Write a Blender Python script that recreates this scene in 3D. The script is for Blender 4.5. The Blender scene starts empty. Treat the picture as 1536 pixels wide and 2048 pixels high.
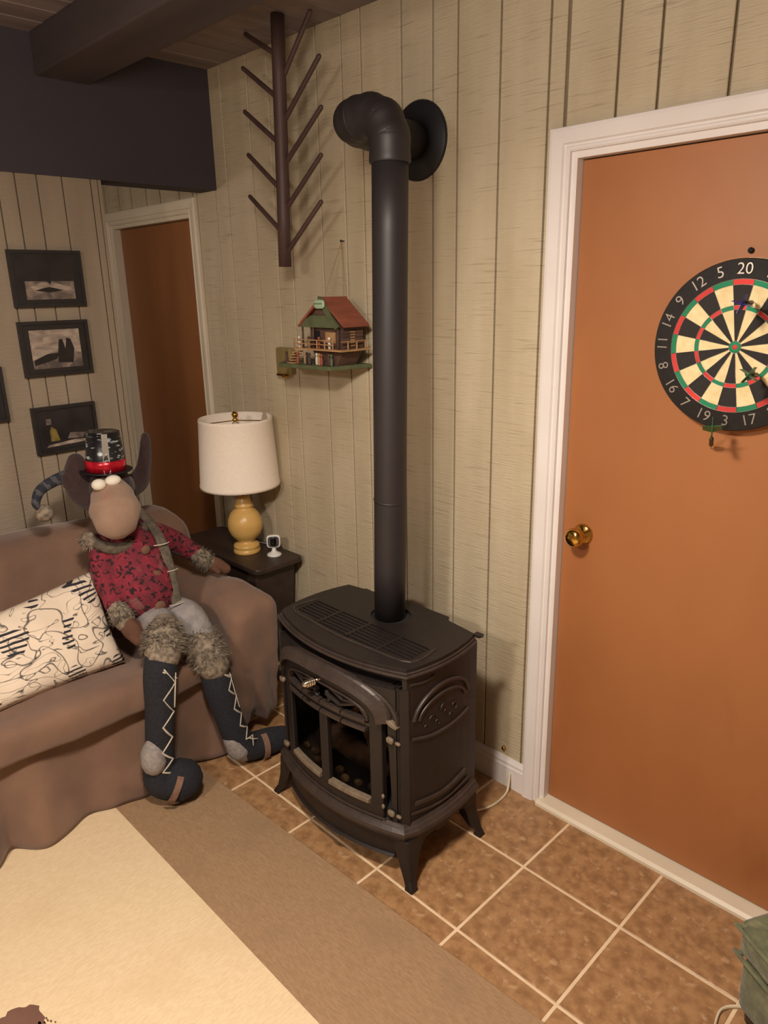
import bpy, bmesh, math, random
from mathutils import Vector, Matrix, noise
random.seed(7)
PI = math.pi
D = bpy.data
scene = bpy.context.scene
COL = scene.collection

# ------------------------------------------------------------ camera
cam = D.cameras.new('camera'); cam_o = D.objects.new('camera', cam); COL.objects.link(cam_o)
cam.sensor_fit = 'VERTICAL'; cam.sensor_height = 36.0; cam.lens = 36.0 * 1456 / 2048
cam.clip_start = 0.02
def cam_matrix(loc, yaw, pitch, roll):
    y, p, r = (math.radians(a) for a in (yaw, pitch, roll))
    F = Vector((math.sin(y)*math.cos(p), math.cos(y)*math.cos(p), math.sin(p)))
    R0 = Vector((math.cos(y), -math.sin(y), 0)); U0 = R0.cross(F)
    R = math.cos(r)*R0 + math.sin(r)*U0; U = -math.sin(r)*R0 + math.cos(r)*U0
    m = Matrix((R, U, -F)).transposed().to_4x4(); m.translation = loc
    return m
cam_o.matrix_world = cam_matrix(Vector((2.836, -1.838, 1.697)), -45.52, -17.07, -1.16)
scene.camera = cam_o

# ------------------------------------------------------------ world, lamps, exposure
w = D.worlds.new('world'); scene.world = w; w.use_nodes = True
w.node_tree.nodes['Background'].inputs[0].default_value = (0.9, 0.8, 0.7, 1)
w.node_tree.nodes['Background'].inputs[1].default_value = 0.02
def lamp(name, loc, power, col, radius):
    l = D.lights.new(name, 'POINT'); l.energy = power; l.color = col; l.shadow_soft_size = radius
    o = D.objects.new(name, l); COL.objects.link(o); o.location = loc
    return o
def shade_lamp(name, loc, power, col, size):
    l = D.lights.new(name, 'AREA'); l.shape = 'DISK'; l.size = size; l.energy = power; l.color = col
    o = D.objects.new(name, l); COL.objects.link(o); o.location = loc
    return o
lamp('ceiling_and_fill_bulb', (2.02, -1.38, 2.12), 35, (1.0, 0.88, 0.76), 0.15)
shade_lamp('ceiling_and_fill_disk', (2.02, -1.38, 2.10), 27, (1.0, 0.88, 0.74), .16)
lamp('ceiling_and_fill_bulb', (2.05, -2.95, 2.15), 34, (1.0, 0.88, 0.77), 0.10)  # added fill behind the camera, brightens the near floor
shade_lamp('ceiling_and_fill_disk', (2.05, -2.75, 2.13), 34, (1.0, 0.88, 0.76), .2)  # downward part of the added fill, weights its light toward the floor
lamp('passage_fill', (-.62, -1.05, 1.95), 6.5, (1.0, 0.86, 0.72), 0.10)  # unseen light added to lift the dark passage and its door
scene.view_settings.view_transform = 'Standard'
scene.view_settings.look = 'None'
scene.view_settings.gamma = 1.0
scene.view_settings.use_curve_mapping = False
scene.view_settings.exposure = 0.0

# ------------------------------------------------------------ materials
def lin(c):
    return tuple(((v/255)/12.92 if v/255 <= .04045 else ((v/255+.055)/1.055)**2.4) for v in c) + (1,)
def mat(name, c1, c2=None, rough=.6, metal=0, scale=(8, 8, 8), bump=0., bscale=None, detail=4, spec=.5, lo=.35, hi=.65, sheen=0, tex='NOISE', dist=0.):
    m = D.materials.new(name); m.use_nodes = True
    nt = m.node_tree; b = nt.nodes['Principled BSDF']
    b.inputs['Roughness'].default_value = rough; b.inputs['Metallic'].default_value = metal
    b.inputs['Specular IOR Level'].default_value = spec
    if sheen: b.inputs['Sheen Weight'].default_value = sheen
    tc = nt.nodes.new('ShaderNodeTexCoord'); mp = nt.nodes.new('ShaderNodeMapping')
    nt.links.new(tc.outputs['Object'], mp.inputs[0]); mp.inputs['Scale'].default_value = scale
    if c2 is None: c2 = tuple(v*.86 for v in c1)
    n = nt.nodes.new('ShaderNodeTexNoise'); n.inputs['Scale'].default_value = 1; n.inputs['Detail'].default_value = detail
    n.inputs['Distortion'].default_value = dist
    nt.links.new(mp.outputs[0], n.inputs['Vector'])
    r = nt.nodes.new('ShaderNodeValToRGB'); r.color_ramp.elements[0].position = lo; r.color_ramp.elements[1].position = hi
    r.color_ramp.elements[0].color = lin(c2); r.color_ramp.elements[1].color = lin(c1)
    nt.links.new(n.outputs[0], r.inputs[0]); nt.links.new(r.outputs[0], b.inputs['Base Color'])
    if bump:
        n2 = nt.nodes.new('ShaderNodeTexNoise'); mp2 = nt.nodes.new('ShaderNodeMapping')
        nt.links.new(tc.outputs['Object'], mp2.inputs[0]); mp2.inputs['Scale'].default_value = bscale or scale
        nt.links.new(mp2.outputs[0], n2.inputs['Vector']); n2.inputs['Scale'].default_value = 1; n2.inputs['Detail'].default_value = 5
        bp = nt.nodes.new('ShaderNodeBump'); bp.inputs['Strength'].default_value = bump; bp.inputs['Distance'].default_value = .01
        nt.links.new(n2.outputs[0], bp.inputs['Height']); nt.links.new(bp.outputs[0], b.inputs['Normal'])
    m['_ramp'] = r.name
    return m
def add_marks(m, color, scale, lo, hi, fac=1., detail=3, dist=0., invert=False):
    """overlay of a second noise mask (grain ticks, stains, print) on the base colour"""
    nt = m.node_tree; b = nt.nodes['Principled BSDF']
    src = b.inputs['Base Color'].links[0].from_socket
    tc = nt.nodes.new('ShaderNodeTexCoord'); mp = nt.nodes.new('ShaderNodeMapping')
    nt.links.new(tc.outputs['Object'], mp.inputs[0]); mp.inputs['Scale'].default_value = scale
    n = nt.nodes.new('ShaderNodeTexNoise'); n.inputs['Scale'].default_value = 1; n.inputs['Detail'].default_value = detail
    n.inputs['Distortion'].default_value = dist
    nt.links.new(mp.outputs[0], n.inputs['Vector'])
    r = nt.nodes.new('ShaderNodeValToRGB'); e = r.color_ramp.elements
    e[0].position = lo; e[1].position = hi
    e[0].color = (0, 0, 0, 1); e[1].color = (fac, fac, fac, 1)
    if invert: e[0].color, e[1].color = (fac, fac, fac, 1), (0, 0, 0, 1)
    nt.links.new(n.outputs[0], r.inputs[0])
    mx = nt.nodes.new('ShaderNodeMix'); mx.data_type = 'RGBA'
    nt.links.new(r.outputs[0], mx.inputs[0]); nt.links.new(src, mx.inputs[6]); mx.inputs[7].default_value = lin(color)
    nt.links.new(mx.outputs[2], b.inputs['Base Color'])
    return r
def contour(m, color, scale, width, dist=0., detail=1., center=.5, mask_scale=None):
    """thin line drawing: dark where the noise crosses a level"""
    r = add_marks(m, color, scale, center-width, center+width, 1., detail, dist)
    e = r.color_ramp.elements
    e[0].color = (0, 0, 0, 1); e[1].color = (0, 0, 0, 1)
    k = r.color_ramp.elements.new(center); k.color = (1, 1, 1, 1)
    return r

M = {}
M['panel'] = mat('cream_wood_panelling', (203, 189, 162), (186, 171, 143), .55, scale=(9, 9, 1.2), bump=.35, bscale=(14, 14, 260), lo=.3, hi=.7)
add_marks(M['panel'], (132, 116, 94), (6, 6, 170), .60, .70, .46, 2)
add_marks(M['panel'], (170, 152, 120), (3, 3, 2.2), .56, .75, .45, 3)
M['groove'] = mat('groove_shade_paint', (132, 117, 96), rough=.8)
M['groove_left'] = mat('left_groove_paint', (136, 122, 105), rough=.8)
M['panel_left'] = mat('dimmed_wood_panelling', (158, 143, 124), (142, 128, 110), .6, scale=(9, 9, 1.2), bump=.3, bscale=(14, 14, 200), lo=.3, hi=.7)  # same panelling as the stove wall, darkened to imitate dimmer light
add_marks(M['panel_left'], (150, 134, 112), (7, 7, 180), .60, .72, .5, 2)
M['black_wall'] = mat('matt_black_paint', (66, 60, 67), (59, 54, 60), .85, scale=(2, 2, 2))
M['ceil'] = mat('grey_brown_ceiling_boards', (140, 126, 124), (118, 105, 103), .7, scale=(14, 1.2, 4), bump=.2)
M['beam'] = mat('dark_stained_beam', (76, 65, 66), (65, 56, 58), .7, scale=(1.5, 14, 14), bump=.2)
M['trim'] = mat('white_gloss_trim', (232, 226, 224), (224, 217, 214), .28, scale=(3, 3, 3))
M['trim2'] = mat('cream_painted_trim', (226, 214, 192), (216, 203, 180), .4, scale=(3, 3, 3))
M['door'] = mat('orange_brown_door_veneer', (168, 108, 62), (153, 95, 53), .52, scale=(2.2, 2.2, 1.1), bump=.04, lo=.3, hi=.7)
add_marks(M['door'], (132, 76, 38), (5, 5, 2.6), .60, .78, .55, 4)
M['door_dark'] = mat('red_brown_door_veneer', (158, 102, 60), (132, 84, 48), .4, scale=(3, 3, .9), lo=.3, hi=.7)
M['tile'] = mat('brown_ceramic_tile', (170, 130, 90), (140, 103, 69), .4, scale=(30, 30, 30), bump=.12, detail=8, lo=.36, hi=.62)
add_marks(M['tile'], (200, 166, 128), (34, 34, 34), .58, .70, .55, 4)
add_marks(M['tile'], (120, 88, 58), (14, 14, 14), .58, .74, .45, 6)
M['grout'] = mat('beige_grout', (230, 204, 170), (218, 190, 154), .8, scale=(20, 20, 20))
M['rug_edge'] = mat('brown_woven_rug_border', (164, 133, 100), (149, 119, 88), .95, scale=(60, 300, 60), bump=.25, bscale=(500, 500, 500))
add_marks(M['rug_edge'], (140, 113, 88), (5, 5, 5), .55, .75, .5, 5)
M['rug'] = mat('beige_woven_rug', (230, 207, 170), (221, 196, 158), .95, scale=(200, 60, 60), bump=.25, bscale=(500, 500, 500))
add_marks(M['rug'], (212, 184, 144), (4, 4, 4), .52, .72, .5, 5)
M['rug_mark'] = mat('brown_rug_motif', (118, 84, 70), rough=.95)
M['sofa'] = mat('brown_suede_slipcover', (128, 98, 80), (110, 83, 68), .9, scale=(5, 5, 5), bump=.25, bscale=(16, 16, 16), sheen=.25)
M['cast'] = mat('dark_brown_cast_iron', (38, 31, 29), (33, 27, 26), .48, metal=.15, scale=(30, 30, 30), bump=.05, bscale=(200, 200, 200))
M['cast_edge'] = mat('worn_cast_iron', (66, 55, 50), (56, 47, 43), .42, metal=.2, scale=(30, 30, 30))
M['dusty'] = mat('dusty_iron_ledge', (124, 108, 90), (104, 90, 74), .6, scale=(60, 60, 60))
M['black'] = mat('soot_black', (22, 20, 20), rough=.8)
M['pipe'] = mat('matt_black_flue_pipe', (46, 41, 42), (40, 36, 38), .5, metal=.1, scale=(6, 6, 2))
M['flange'] = mat('black_wall_flange', (26, 26, 31), rough=.55)
M['log'] = mat('charred_log', (96, 74, 54), (40, 31, 26), .9, scale=(20, 20, 20), bump=.6)
M['ember'] = mat('pale_ember_rock', (120, 96, 66), (70, 54, 38), .9, scale=(40, 40, 40))
def glass_mat():
    m = D.materials.new('smoked_stove_glass'); m.use_nodes = True; b = m.node_tree.nodes['Principled BSDF']
    b.inputs['Base Color'].default_value = (.75, .7, .66, 1); b.inputs['Roughness'].default_value = .04
    b.inputs['Transmission Weight'].default_value = 1; b.inputs['IOR'].default_value = 1.02
    return m
M['glass'] = glass_mat()
M['chrome'] = mat('bright_chrome', (232, 222, 204), rough=.18, metal=1)
M['brass'] = mat('polished_brass', (214, 170, 88), (200, 156, 76), .14, metal=1)
M['wood_dark'] = mat('dark_espresso_wood', (62, 48, 42), (52, 40, 35), .45, scale=(3, 20, 20))
M['hanger'] = mat('dark_plum_brown_wood', (84, 62, 58), (70, 51, 49), .55, scale=(20, 20, 2))
M['shade'] = mat('cream_linen_shade', (246, 234, 220), (240, 226, 210), .9, scale=(160, 160, 160), bump=.1)
M['honey'] = mat('honey_turned_wood', (222, 180, 108), (208, 164, 92), .32, scale=(4, 4, 22))
M['white'] = mat('white_plastic', (240, 238, 234), rough=.35)
M['lens'] = mat('black_lens', (12, 12, 14), rough=.12)
M['cord'] = mat('ivory_cord', (222, 208, 178), rough=.6)
M['frame'] = mat('black_picture_frame', (40, 36, 36), (34, 31, 32), .4, scale=(20, 20, 20))
M['photo_dark'] = mat('dark_print', (46, 42, 44), (30, 28, 30), .3, scale=(12, 12, 12))
M['photo_mid'] = mat('grey_print', (142, 128, 118), (84, 76, 74), .3, scale=(1, 22, 26), dist=1.)
M['photo_light'] = mat('pale_print', (178, 162, 148), (126, 114, 106), .3, scale=(1, 18, 40), dist=1.)
M['photo_yellow'] = mat('yellow_print', (142, 122, 62), (92, 80, 48), .3, scale=(30, 30, 30))
M['dart_black'] = mat('dartboard_black_sisal', (40, 36, 34), rough=.8, bump=.1, scale=(90, 90, 90))
M['dart_cream'] = mat('dartboard_cream_sisal', (240, 220, 172), (226, 204, 152), .85, scale=(60, 60, 60))
M['dart_red'] = mat('dartboard_red_sisal', (222, 66, 62), rough=.8)
M['dart_green'] = mat('dartboard_green_sisal', (36, 138, 96), rough=.8)
M['wire'] = mat('silver_wire', (196, 186, 176), rough=.35, metal=.7)
M['dart_blue'] = mat('blue_flight', (30, 36, 150), rough=.35)
M['green_flight'] = mat('green_flight', (34, 128, 84), rough=.35)
M['grip'] = mat('gunmetal_barrel', (92, 88, 80), (60, 58, 54), .4, metal=.6, scale=(4, 4, 200))
M['plush'] = mat('dark_brown_plush', (58, 38, 38), (47, 31, 32), .95, scale=(60, 60, 60), bump=.4, bscale=(180, 180, 180), sheen=.2)
M['muzzle'] = mat('tan_plush', (156, 128, 108), (142, 115, 97), .95, scale=(12, 12, 12), bump=.3, bscale=(220, 220, 220), sheen=.2)
add_marks(M['muzzle'], (168, 96, 78), (11, 11, 11), .62, .8, .6, 2)
M['eye'] = mat('white_felt', (238, 230, 214), rough=.8)
M['shirt'] = mat('red_patterned_knit', (140, 38, 56), (106, 36, 50), .9, scale=(26, 26, 26), bump=.4, bscale=(120, 120, 120))
add_marks(M['shirt'], (44, 20, 26), (52, 52, 62), .55, .60, 1, 1, .8)
add_marks(M['shirt'], (128, 76, 76), (15, 15, 15), .60, .66, .9, 1)
M['knit'] = mat('olive_grey_knit', (108, 98, 84), (86, 78, 68), .95, scale=(60, 60, 60), bump=.6, bscale=(140, 140, 140))
M['fur'] = mat('grey_brown_faux_fur', (150, 136, 118), (92, 82, 72), .95, scale=(60, 60, 60))
M['pants'] = mat('grey_felt', (150, 144, 142), (134, 128, 128), .95, scale=(30, 30, 30), bump=.3, bscale=(120, 120, 120))
M['boot'] = mat('navy_black_knit', (36, 37, 44), (28, 29, 36), .95, scale=(90, 90, 90), bump=.5, bscale=(200, 200, 200))
M['heel'] = mat('grey_heel_felt', (150, 142, 138), rough=.95, bump=.2, scale=(90, 90, 90))
M['lace'] = mat('pale_cord_lace', (206, 196, 180), rough=.8)
M['strap'] = mat('brown_leather_tab', (132, 100, 84), (112, 84, 70), .7, scale=(40, 40, 40))
M['mitten'] = mat('brown_suede_mitten', (106, 72, 54), (90, 60, 46), .9, scale=(30, 30, 30))
M['button'] = mat('brown_felt_button', (126, 90, 72), rough=.9)
M['silver'] = mat('silver_foil', (225, 220, 215), rough=.25, metal=.8)
M['red_foil'] = mat('red_foil_band', (205, 28, 48), (170, 18, 36), .25, metal=.35, scale=(60, 60, 4))
M['hat'] = mat('black_foil_party_hat', (24, 24, 28), rough=.3, scale=(20, 20, 20))
add_marks(M['hat'], (170, 180, 182), (26, 26, 130), .57, .63, .9, 3, .8)
M['hat_plain'] = mat('black_hat_brim', (20, 19, 22), rough=.4)
M['stripe_a'] = mat('charcoal_stripe_knit', (42, 45, 56), rough=.95, bump=.4, scale=(100, 100, 100))
M['stripe_b'] = mat('grey_stripe_knit', (80, 80, 84), rough=.95, bump=.4, scale=(100, 100, 100))
M['pillow'] = mat('cream_printed_cotton', (230, 213, 193), (222, 204, 183), .9, scale=(8, 8, 8))
contour(M['pillow'], (34, 32, 38), (4, 6, 7), .030, dist=2.6, detail=0, center=.46)
contour(M['pillow'], (48, 46, 50), (5, 12, 26), .028, dist=1.6, detail=0, center=.60)
def feathers(m, color):
    nt = m.node_tree; b = nt.nodes['Principled BSDF']; src = b.inputs['Base Color'].links[0].from_socket
    tc = nt.nodes.new('ShaderNodeTexCoord')
    wv = nt.nodes.new('ShaderNodeTexWave'); wv.inputs['Scale'].default_value = 22; wv.inputs['Distortion'].default_value = 5; wv.inputs['Detail Scale'].default_value = .35; wv.bands_direction = 'Z'
    n = nt.nodes.new('ShaderNodeTexNoise'); n.inputs['Scale'].default_value = 11; n.inputs['Detail'].default_value = 0
    nt.links.new(tc.outputs['Object'], wv.inputs['Vector']); nt.links.new(tc.outputs['Object'], n.inputs['Vector'])
    a = nt.nodes.new('ShaderNodeMath'); a.operation = 'GREATER_THAN'; a.inputs[1].default_value = .62; nt.links.new(wv.outputs['Fac'], a.inputs[0])
    c = nt.nodes.new('ShaderNodeMath'); c.operation = 'GREATER_THAN'; c.inputs[1].default_value = .57; nt.links.new(n.outputs[0], c.inputs[0])
    d = nt.nodes.new('ShaderNodeMath'); d.operation = 'MULTIPLY'; nt.links.new(a.outputs[0], d.inputs[0]); nt.links.new(c.outputs[0], d.inputs[1])
    mx = nt.nodes.new('ShaderNodeMix'); mx.data_type = 'RGBA'; nt.links.new(d.outputs[0], mx.inputs[0]); nt.links.new(src, mx.inputs[6]); mx.inputs[7].default_value = lin(color)
    nt.links.new(mx.outputs[2], b.inputs['Base Color'])
feathers(M['pillow'], (46, 44, 50))
M['green_fab'] = mat('sage_green_upholstery', (108, 110, 80), (88, 90, 68), .95, scale=(40, 40, 40), bump=.5, bscale=(70, 70, 70), sheen=.2)
add_marks(M['green_fab'], (150, 146, 108), (9, 22, 22), .55, .7, .5, 4)
M['hut_red'] = mat('rust_red_roof_paint', (150, 84, 62), (132, 72, 54), .7, scale=(10, 10, 60))
M['hut_green'] = mat('moss_green_paint', (92, 100, 70), (80, 88, 62), .7, scale=(30, 30, 30))
M['hut_brown'] = mat('brown_hut_wood', (92, 68, 56), (72, 52, 44), .8, scale=(20, 20, 80))
M['hut_tan'] = mat('tan_twig', (182, 142, 98), (156, 118, 80), .8, scale=(60, 60, 60))
M['hut_mint'] = mat('mint_sign', (160, 186, 156), rough=.6)
M['beige_box'] = mat('beige_brass_box', (156, 138, 92), (142, 124, 82), .4, metal=.3, scale=(20, 20, 6))

# ------------------------------------------------------------ helpers
class MB:
    def __init__(s): s.v = []; s.f = []; s.m = []; s.sm = []
    def add(s, v, f, mi=0, smooth=False):
        n = len(s.v); s.v += [tuple(p) for p in v]; s.f += [[i+n for i in q] for q in f]; s.m += [mi]*len(f); s.sm += [smooth]*len(f)
        return s
    def box(s, x0, x1, y0, y1, z0, z1, mi=0):
        v = [(x, y, z) for z in (z0, z1) for y in (y0, y1) for x in (x0, x1)]
        return s.add(v, [(0,2,3,1),(4,5,7,6),(0,1,5,4),(2,6,7,3),(0,4,6,2),(1,3,7,5)], mi)
    def prism(s, pts, axis, a, b, mi=0, smooth=False):
        """outline pts (2D) extruded along axis from a to b"""
        def P(p, t): return {'z': (p[0], p[1], t), 'y': (p[0], t, p[1]), 'x': (t, p[0], p[1])}[axis]
        n = len(pts)
        v = [P(p, a) for p in pts] + [P(p, b) for p in pts]
        s.add(v, [[i, (i+1) % n, n+(i+1) % n, n+i] for i in range(n)], mi, smooth)
        s.add(v, [list(range(n))[::-1], list(range(n, 2*n))], mi)
        return s
    def lathe(s, prof, c=(0, 0, 0), n=32, axis='z', mi=0, close=True):
        v = []; f = []
        for r, h in prof:
            for k in range(n):
                a = 2*PI*k/n; x, y = r*math.cos(a), r*math.sin(a)
                p = {'z': (x, y, h), 'y': (x, h, y), 'x': (h, x, y)}[axis]
                v.append((p[0]+c[0], p[1]+c[1], p[2]+c[2]))
        for i in range(len(prof)-1):
            for k in range(n):
                f.append([i*n+k, i*n+(k+1) % n, (i+1)*n+(k+1) % n, (i+1)*n+k])
        s.add(v, f, mi, True)
        if close:
            if prof[0][0] > 1e-6: s.add(v[:n], [list(range(n))[::-1]], mi)
            if prof[-1][0] > 1e-6: s.add(v[-n:], [list(range(n))], mi)
        return s
    def loft(s, pts, n=16, sub=5, flat=1., up=None, mi=0, cap=True, smooth=True):
        """pts: (x,y,z,r); Catmull-Rom centre line; flat squeezes the second axis"""
        P = [Vector(p[:3]) for p in pts]; R = [p[3] for p in pts]
        C = []; r = []
        m = len(P)
        for i in range(m-1):
            p0, p1, p2, p3 = P[max(i-1, 0)], P[i], P[i+1], P[min(i+2, m-1)]
            for k in range(sub):
                t = k/sub
                C.append(.5*((2*p1)+(p2-p0)*t+(2*p0-5*p1+4*p2-p3)*t*t+(3*p1-p0-3*p2+p3)*t**3))
                r.append(R[i]+(R[i+1]-R[i])*(t*t*(3-2*t)))
        C.append(P[-1]); r.append(R[-1])
        if cap:
            t0 = (C[0]-C[1]).normalized(); t1 = (C[-1]-C[-2]).normalized(); a, ra, b, rb = C[0], r[0], C[-1], r[-1]
            pre = [(a+t0*ra*math.sin(x), ra*math.cos(x)) for x in (1.5, 1.1, .6)]
            post = [(b+t1*rb*math.sin(x), rb*math.cos(x)) for x in (.6, 1.1, 1.5)]
            C = [q[0] for q in pre]+C+[q[0] for q in post]; r = [q[1] for q in pre]+r+[q[1] for q in post]
        N = len(C); T = [(C[min(i+1, N-1)]-C[max(i-1, 0)]).normalized() for i in range(N)]
        u = Vector(up) if up else (Vector((0, 0, 1)) if abs(T[0].z) < .9 else Vector((1, 0, 0)))
        v = []
        for i in range(N):
            u = (u-T[i]*u.dot(T[i])).normalized(); q = T[i].cross(u)
            for k in range(n):
                a = 2*PI*k/n; v.append(C[i]+(u*math.cos(a)+q*math.sin(a)*flat)*r[i])
        f = [[i*n+k, i*n+(k+1) % n, (i+1)*n+(k+1) % n, (i+1)*n+k] for i in range(N-1) for k in range(n)]
        f += [list(range(n))[::-1], [(N-1)*n+k for k in range(n)]]
        return s.add(v, f, mi, smooth)
    def ball(s, c, r, mi=0, n=20, e=1., rot=None):
        if not hasattr(r, '__len__'): r = (r, r, r)
        m = n//2; v = []; f = []
        for i in range(m+1):
            a = PI*i/m-PI/2
            for k in range(n):
                b = 2*PI*k/n
                d = [math.cos(a)*math.cos(b), math.cos(a)*math.sin(b), math.sin(a)]
                d = Vector([math.copysign(abs(t)**e, t)*q for t, q in zip(d, r)])
                if rot: d = rot @ d
                v.append(d+Vector(c))
        for i in range(m):
            for k in range(n): f.append([i*n+k, i*n+(k+1) % n, (i+1)*n+(k+1) % n, (i+1)*n+k])
        return s.add(v, f, mi, True)
    def build(s, name, mats, parent=None, bevel=0, label=None, sub=0, kind=None):
        me = D.meshes.new(name); me.from_pydata(s.v, [], s.f)
        for mt in (mats if isinstance(mats, (list, tuple)) else [mats]): me.materials.append(M[mt])
        for p, mi, sm in zip(me.polygons, s.m, s.sm): p.material_index = mi; p.use_smooth = sm
        bm = bmesh.new(); bm.from_mesh(me); bmesh.ops.remove_doubles(bm, verts=bm.verts, dist=1e-6)
        bmesh.ops.recalc_face_normals(bm, faces=bm.faces); bm.to_mesh(me); bm.free()
        o = D.objects.new(name, me); COL.objects.link(o)
        if parent: o.parent = parent; o.matrix_parent_inverse = Matrix.Translation(-parent_loc(parent))
        if bevel:
            b = o.modifiers.new('bevel', 'BEVEL'); b.width = bevel; b.segments = 2; b.limit_method = 'ANGLE'; b.angle_limit = .6
        if sub:
            b = o.modifiers.new('sub', 'SUBSURF'); b.levels = sub; b.render_levels = sub
        if label: o['label'] = label
        if kind: o['kind'] = kind
        return o
def parent_loc(p):
    l = Vector(p.location)
    while p.parent: p = p.parent; l = l if False else l
    return l
def thing(name, label, cat, loc=(0, 0, 0), group=None):
    o = D.objects.new(name, None); COL.objects.link(o); o.location = loc; o.empty_display_size = .05
    o['label'] = label; o['category'] = cat
    if group: o['group'] = group
    return o
def tag(o, label, cat, group=None):
    o['label'] = label; o['category'] = cat
    if group: o['group'] = group
    return o
def struct(o): o['kind'] = 'structure'; return o
def displace(o, strength, size, name='cloth_folds', tex='CLOUDS'):
    t = D.textures.new(name, tex); t.noise_scale = size
    d = o.modifiers.new('folds', 'DISPLACE'); d.texture = t; d.strength = strength; d.mid_level = .5
    d.texture_coords = 'GLOBAL'
    return d
def hairs(name, rings, count, length, matn, parent, seed=1, droop=.4, width=.0022):
    """thin fibre triangles rooted on a loft given as (x,y,z,r) points"""
    rnd = random.Random(seed); mb = MB()
    P = [Vector(p[:3]) for p in rings]; R = [p[3] for p in rings]
    for _ in range(count):
        t = rnd.random()*(len(P)-1); i = min(int(t), len(P)-2); t -= i
        c = P[i].lerp(P[i+1], t); r = R[i]+(R[i+1]-R[i])*t; T = (P[i+1]-P[i]).normalized()
        u = T.orthogonal().normalized(); u.rotate(Matrix.Rotation(rnd.random()*2*PI, 3, T))
        d = (u+Vector((0, 0, -droop))+Vector([rnd.uniform(-.5, .5) for _ in range(3)])).normalized()
        a = c+u*r*.97; sd = d.cross(u if abs(d.dot(u)) < .95 else T).normalized()*width
        b = a+d*length*rnd.uniform(.6, 1.2)
        mb.add([a-sd, a+sd, b+Vector((0, 0, -length*.2*rnd.random()))], [(0, 1, 2)])
    return mb.build(name, matn, parent, kind='stuff')

# ------------------------------------------------------------ room shell
H = 2.547
RX, RY = 4.3, -4.4          # right wall, wall behind the camera
D1 = (1.697, 2.52, 2.03)    # right door opening x0,x1,top
D2 = (-1.003, -.218, 2.03)
def wall_pieces(mb, x0, x1, openings, y0, y1):
    c = x0
    for a, b, t in openings:
        mb.box(c, a, y0, y1, 0, H); mb.box(a, b, y0, y1, t, H); c = b
    mb.box(c, x1, y0, y1, 0, H)
mb = MB(); wall_pieces(mb, -1.40, RX, [D2, D1], .010, .12)
wall_back = struct(mb.build('wall_back', 'groove'))
def plank(axis, a, b, z0, z1, matn, parent, face):
    """board with chamfered long edges; face = -1 boards stand proud to -y, +1 to +x"""
    g, c, t = (.0034 if face < 0 else .0022), .0016, .010
    prof = [(a+g, 0), (a+g, t-c), (a+g+c, t), (b-g-c, t), (b-g, t-c), (b-g, 0)]
    mb = MB()
    if axis == 'x': mb.prism([(p, .010-q) for p, q in prof], 'z', z0, z1)
    else: mb.prism([(.0-0.010+q, p) for p, q in prof], 'z', z0, z1)
    return mb.build('plank', matn, parent)
gx = [-1.40, -1.30, -1.17, -1.07, -.88, -.75, -.60, -.47, -.30, -.155, -.007, .087, .268, .399, .493, .674, .805, .899, 1.08, 1.208, 1.304, 1.456, 1.615, 1.671, 1.813, 1.92, 2.087, 2.20, 2.262, 2.42, 2.53, 2.69, 2.80, 2.95, 3.10, 3.22, 3.41, 3.50, 3.66, 3.80, 3.9, 4.06, 4.2, 4.3]
for a, b in zip(gx[:-1], gx[1:]):
    lo = 0
    segs = [(a, b, 0)]
    for (o0, o1, t) in ((D2[0]-.03, D2[1]+.03, 2.06), (D1[0]-.03, D1[1]+.03, 2.06)):
        new = []
        for (p, q, z) in segs:
            if q <= o0 or p >= o1: new.append((p, q, z)); continue
            if p < o0: new.append((p, o0, z))
            new.append((max(p, o0), min(q, o1), t))
            if q > o1: new.append((o1, q, z))
        segs = new
    for (p, q, z) in segs:
        if q-p > .012: plank('x', p, q, z, H, 'panel', wall_back, -1)
# left wall with pictures: ends where the opening to the back passage begins
YE = -.51
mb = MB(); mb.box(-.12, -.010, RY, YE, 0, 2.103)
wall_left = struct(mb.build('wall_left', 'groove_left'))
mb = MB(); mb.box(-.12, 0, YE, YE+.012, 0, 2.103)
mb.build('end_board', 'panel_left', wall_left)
gy = [YE, -.537, -.643, -.732, -.806, -.866, -.96, -1.06, -1.10, -1.24, -1.33, -1.50, -1.62, -1.71, -1.87, -2.0, -2.1, -2.27, -2.4, -2.6, -2.8, -2.95, -3.1, -3.25, -3.4, -3.6, -3.8, -4.0, -4.2, RY]
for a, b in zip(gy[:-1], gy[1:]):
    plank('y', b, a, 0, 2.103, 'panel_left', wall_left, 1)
mb = MB(); mb.box(-.12, .006, RY, .009, 2.103, H)
struct(mb.build('trim_1', 'black_wall', label='black painted header above the picture wall and passage opening'))
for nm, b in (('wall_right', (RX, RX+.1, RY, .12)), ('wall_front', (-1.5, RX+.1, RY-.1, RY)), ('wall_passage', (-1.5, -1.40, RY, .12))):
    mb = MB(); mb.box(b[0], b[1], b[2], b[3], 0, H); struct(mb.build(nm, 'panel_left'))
mb = MB(); mb.box(-1.40, -.12, -1.72, -1.62, 0, H); struct(mb.build('wall_passage_end', 'panel_left'))
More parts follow.
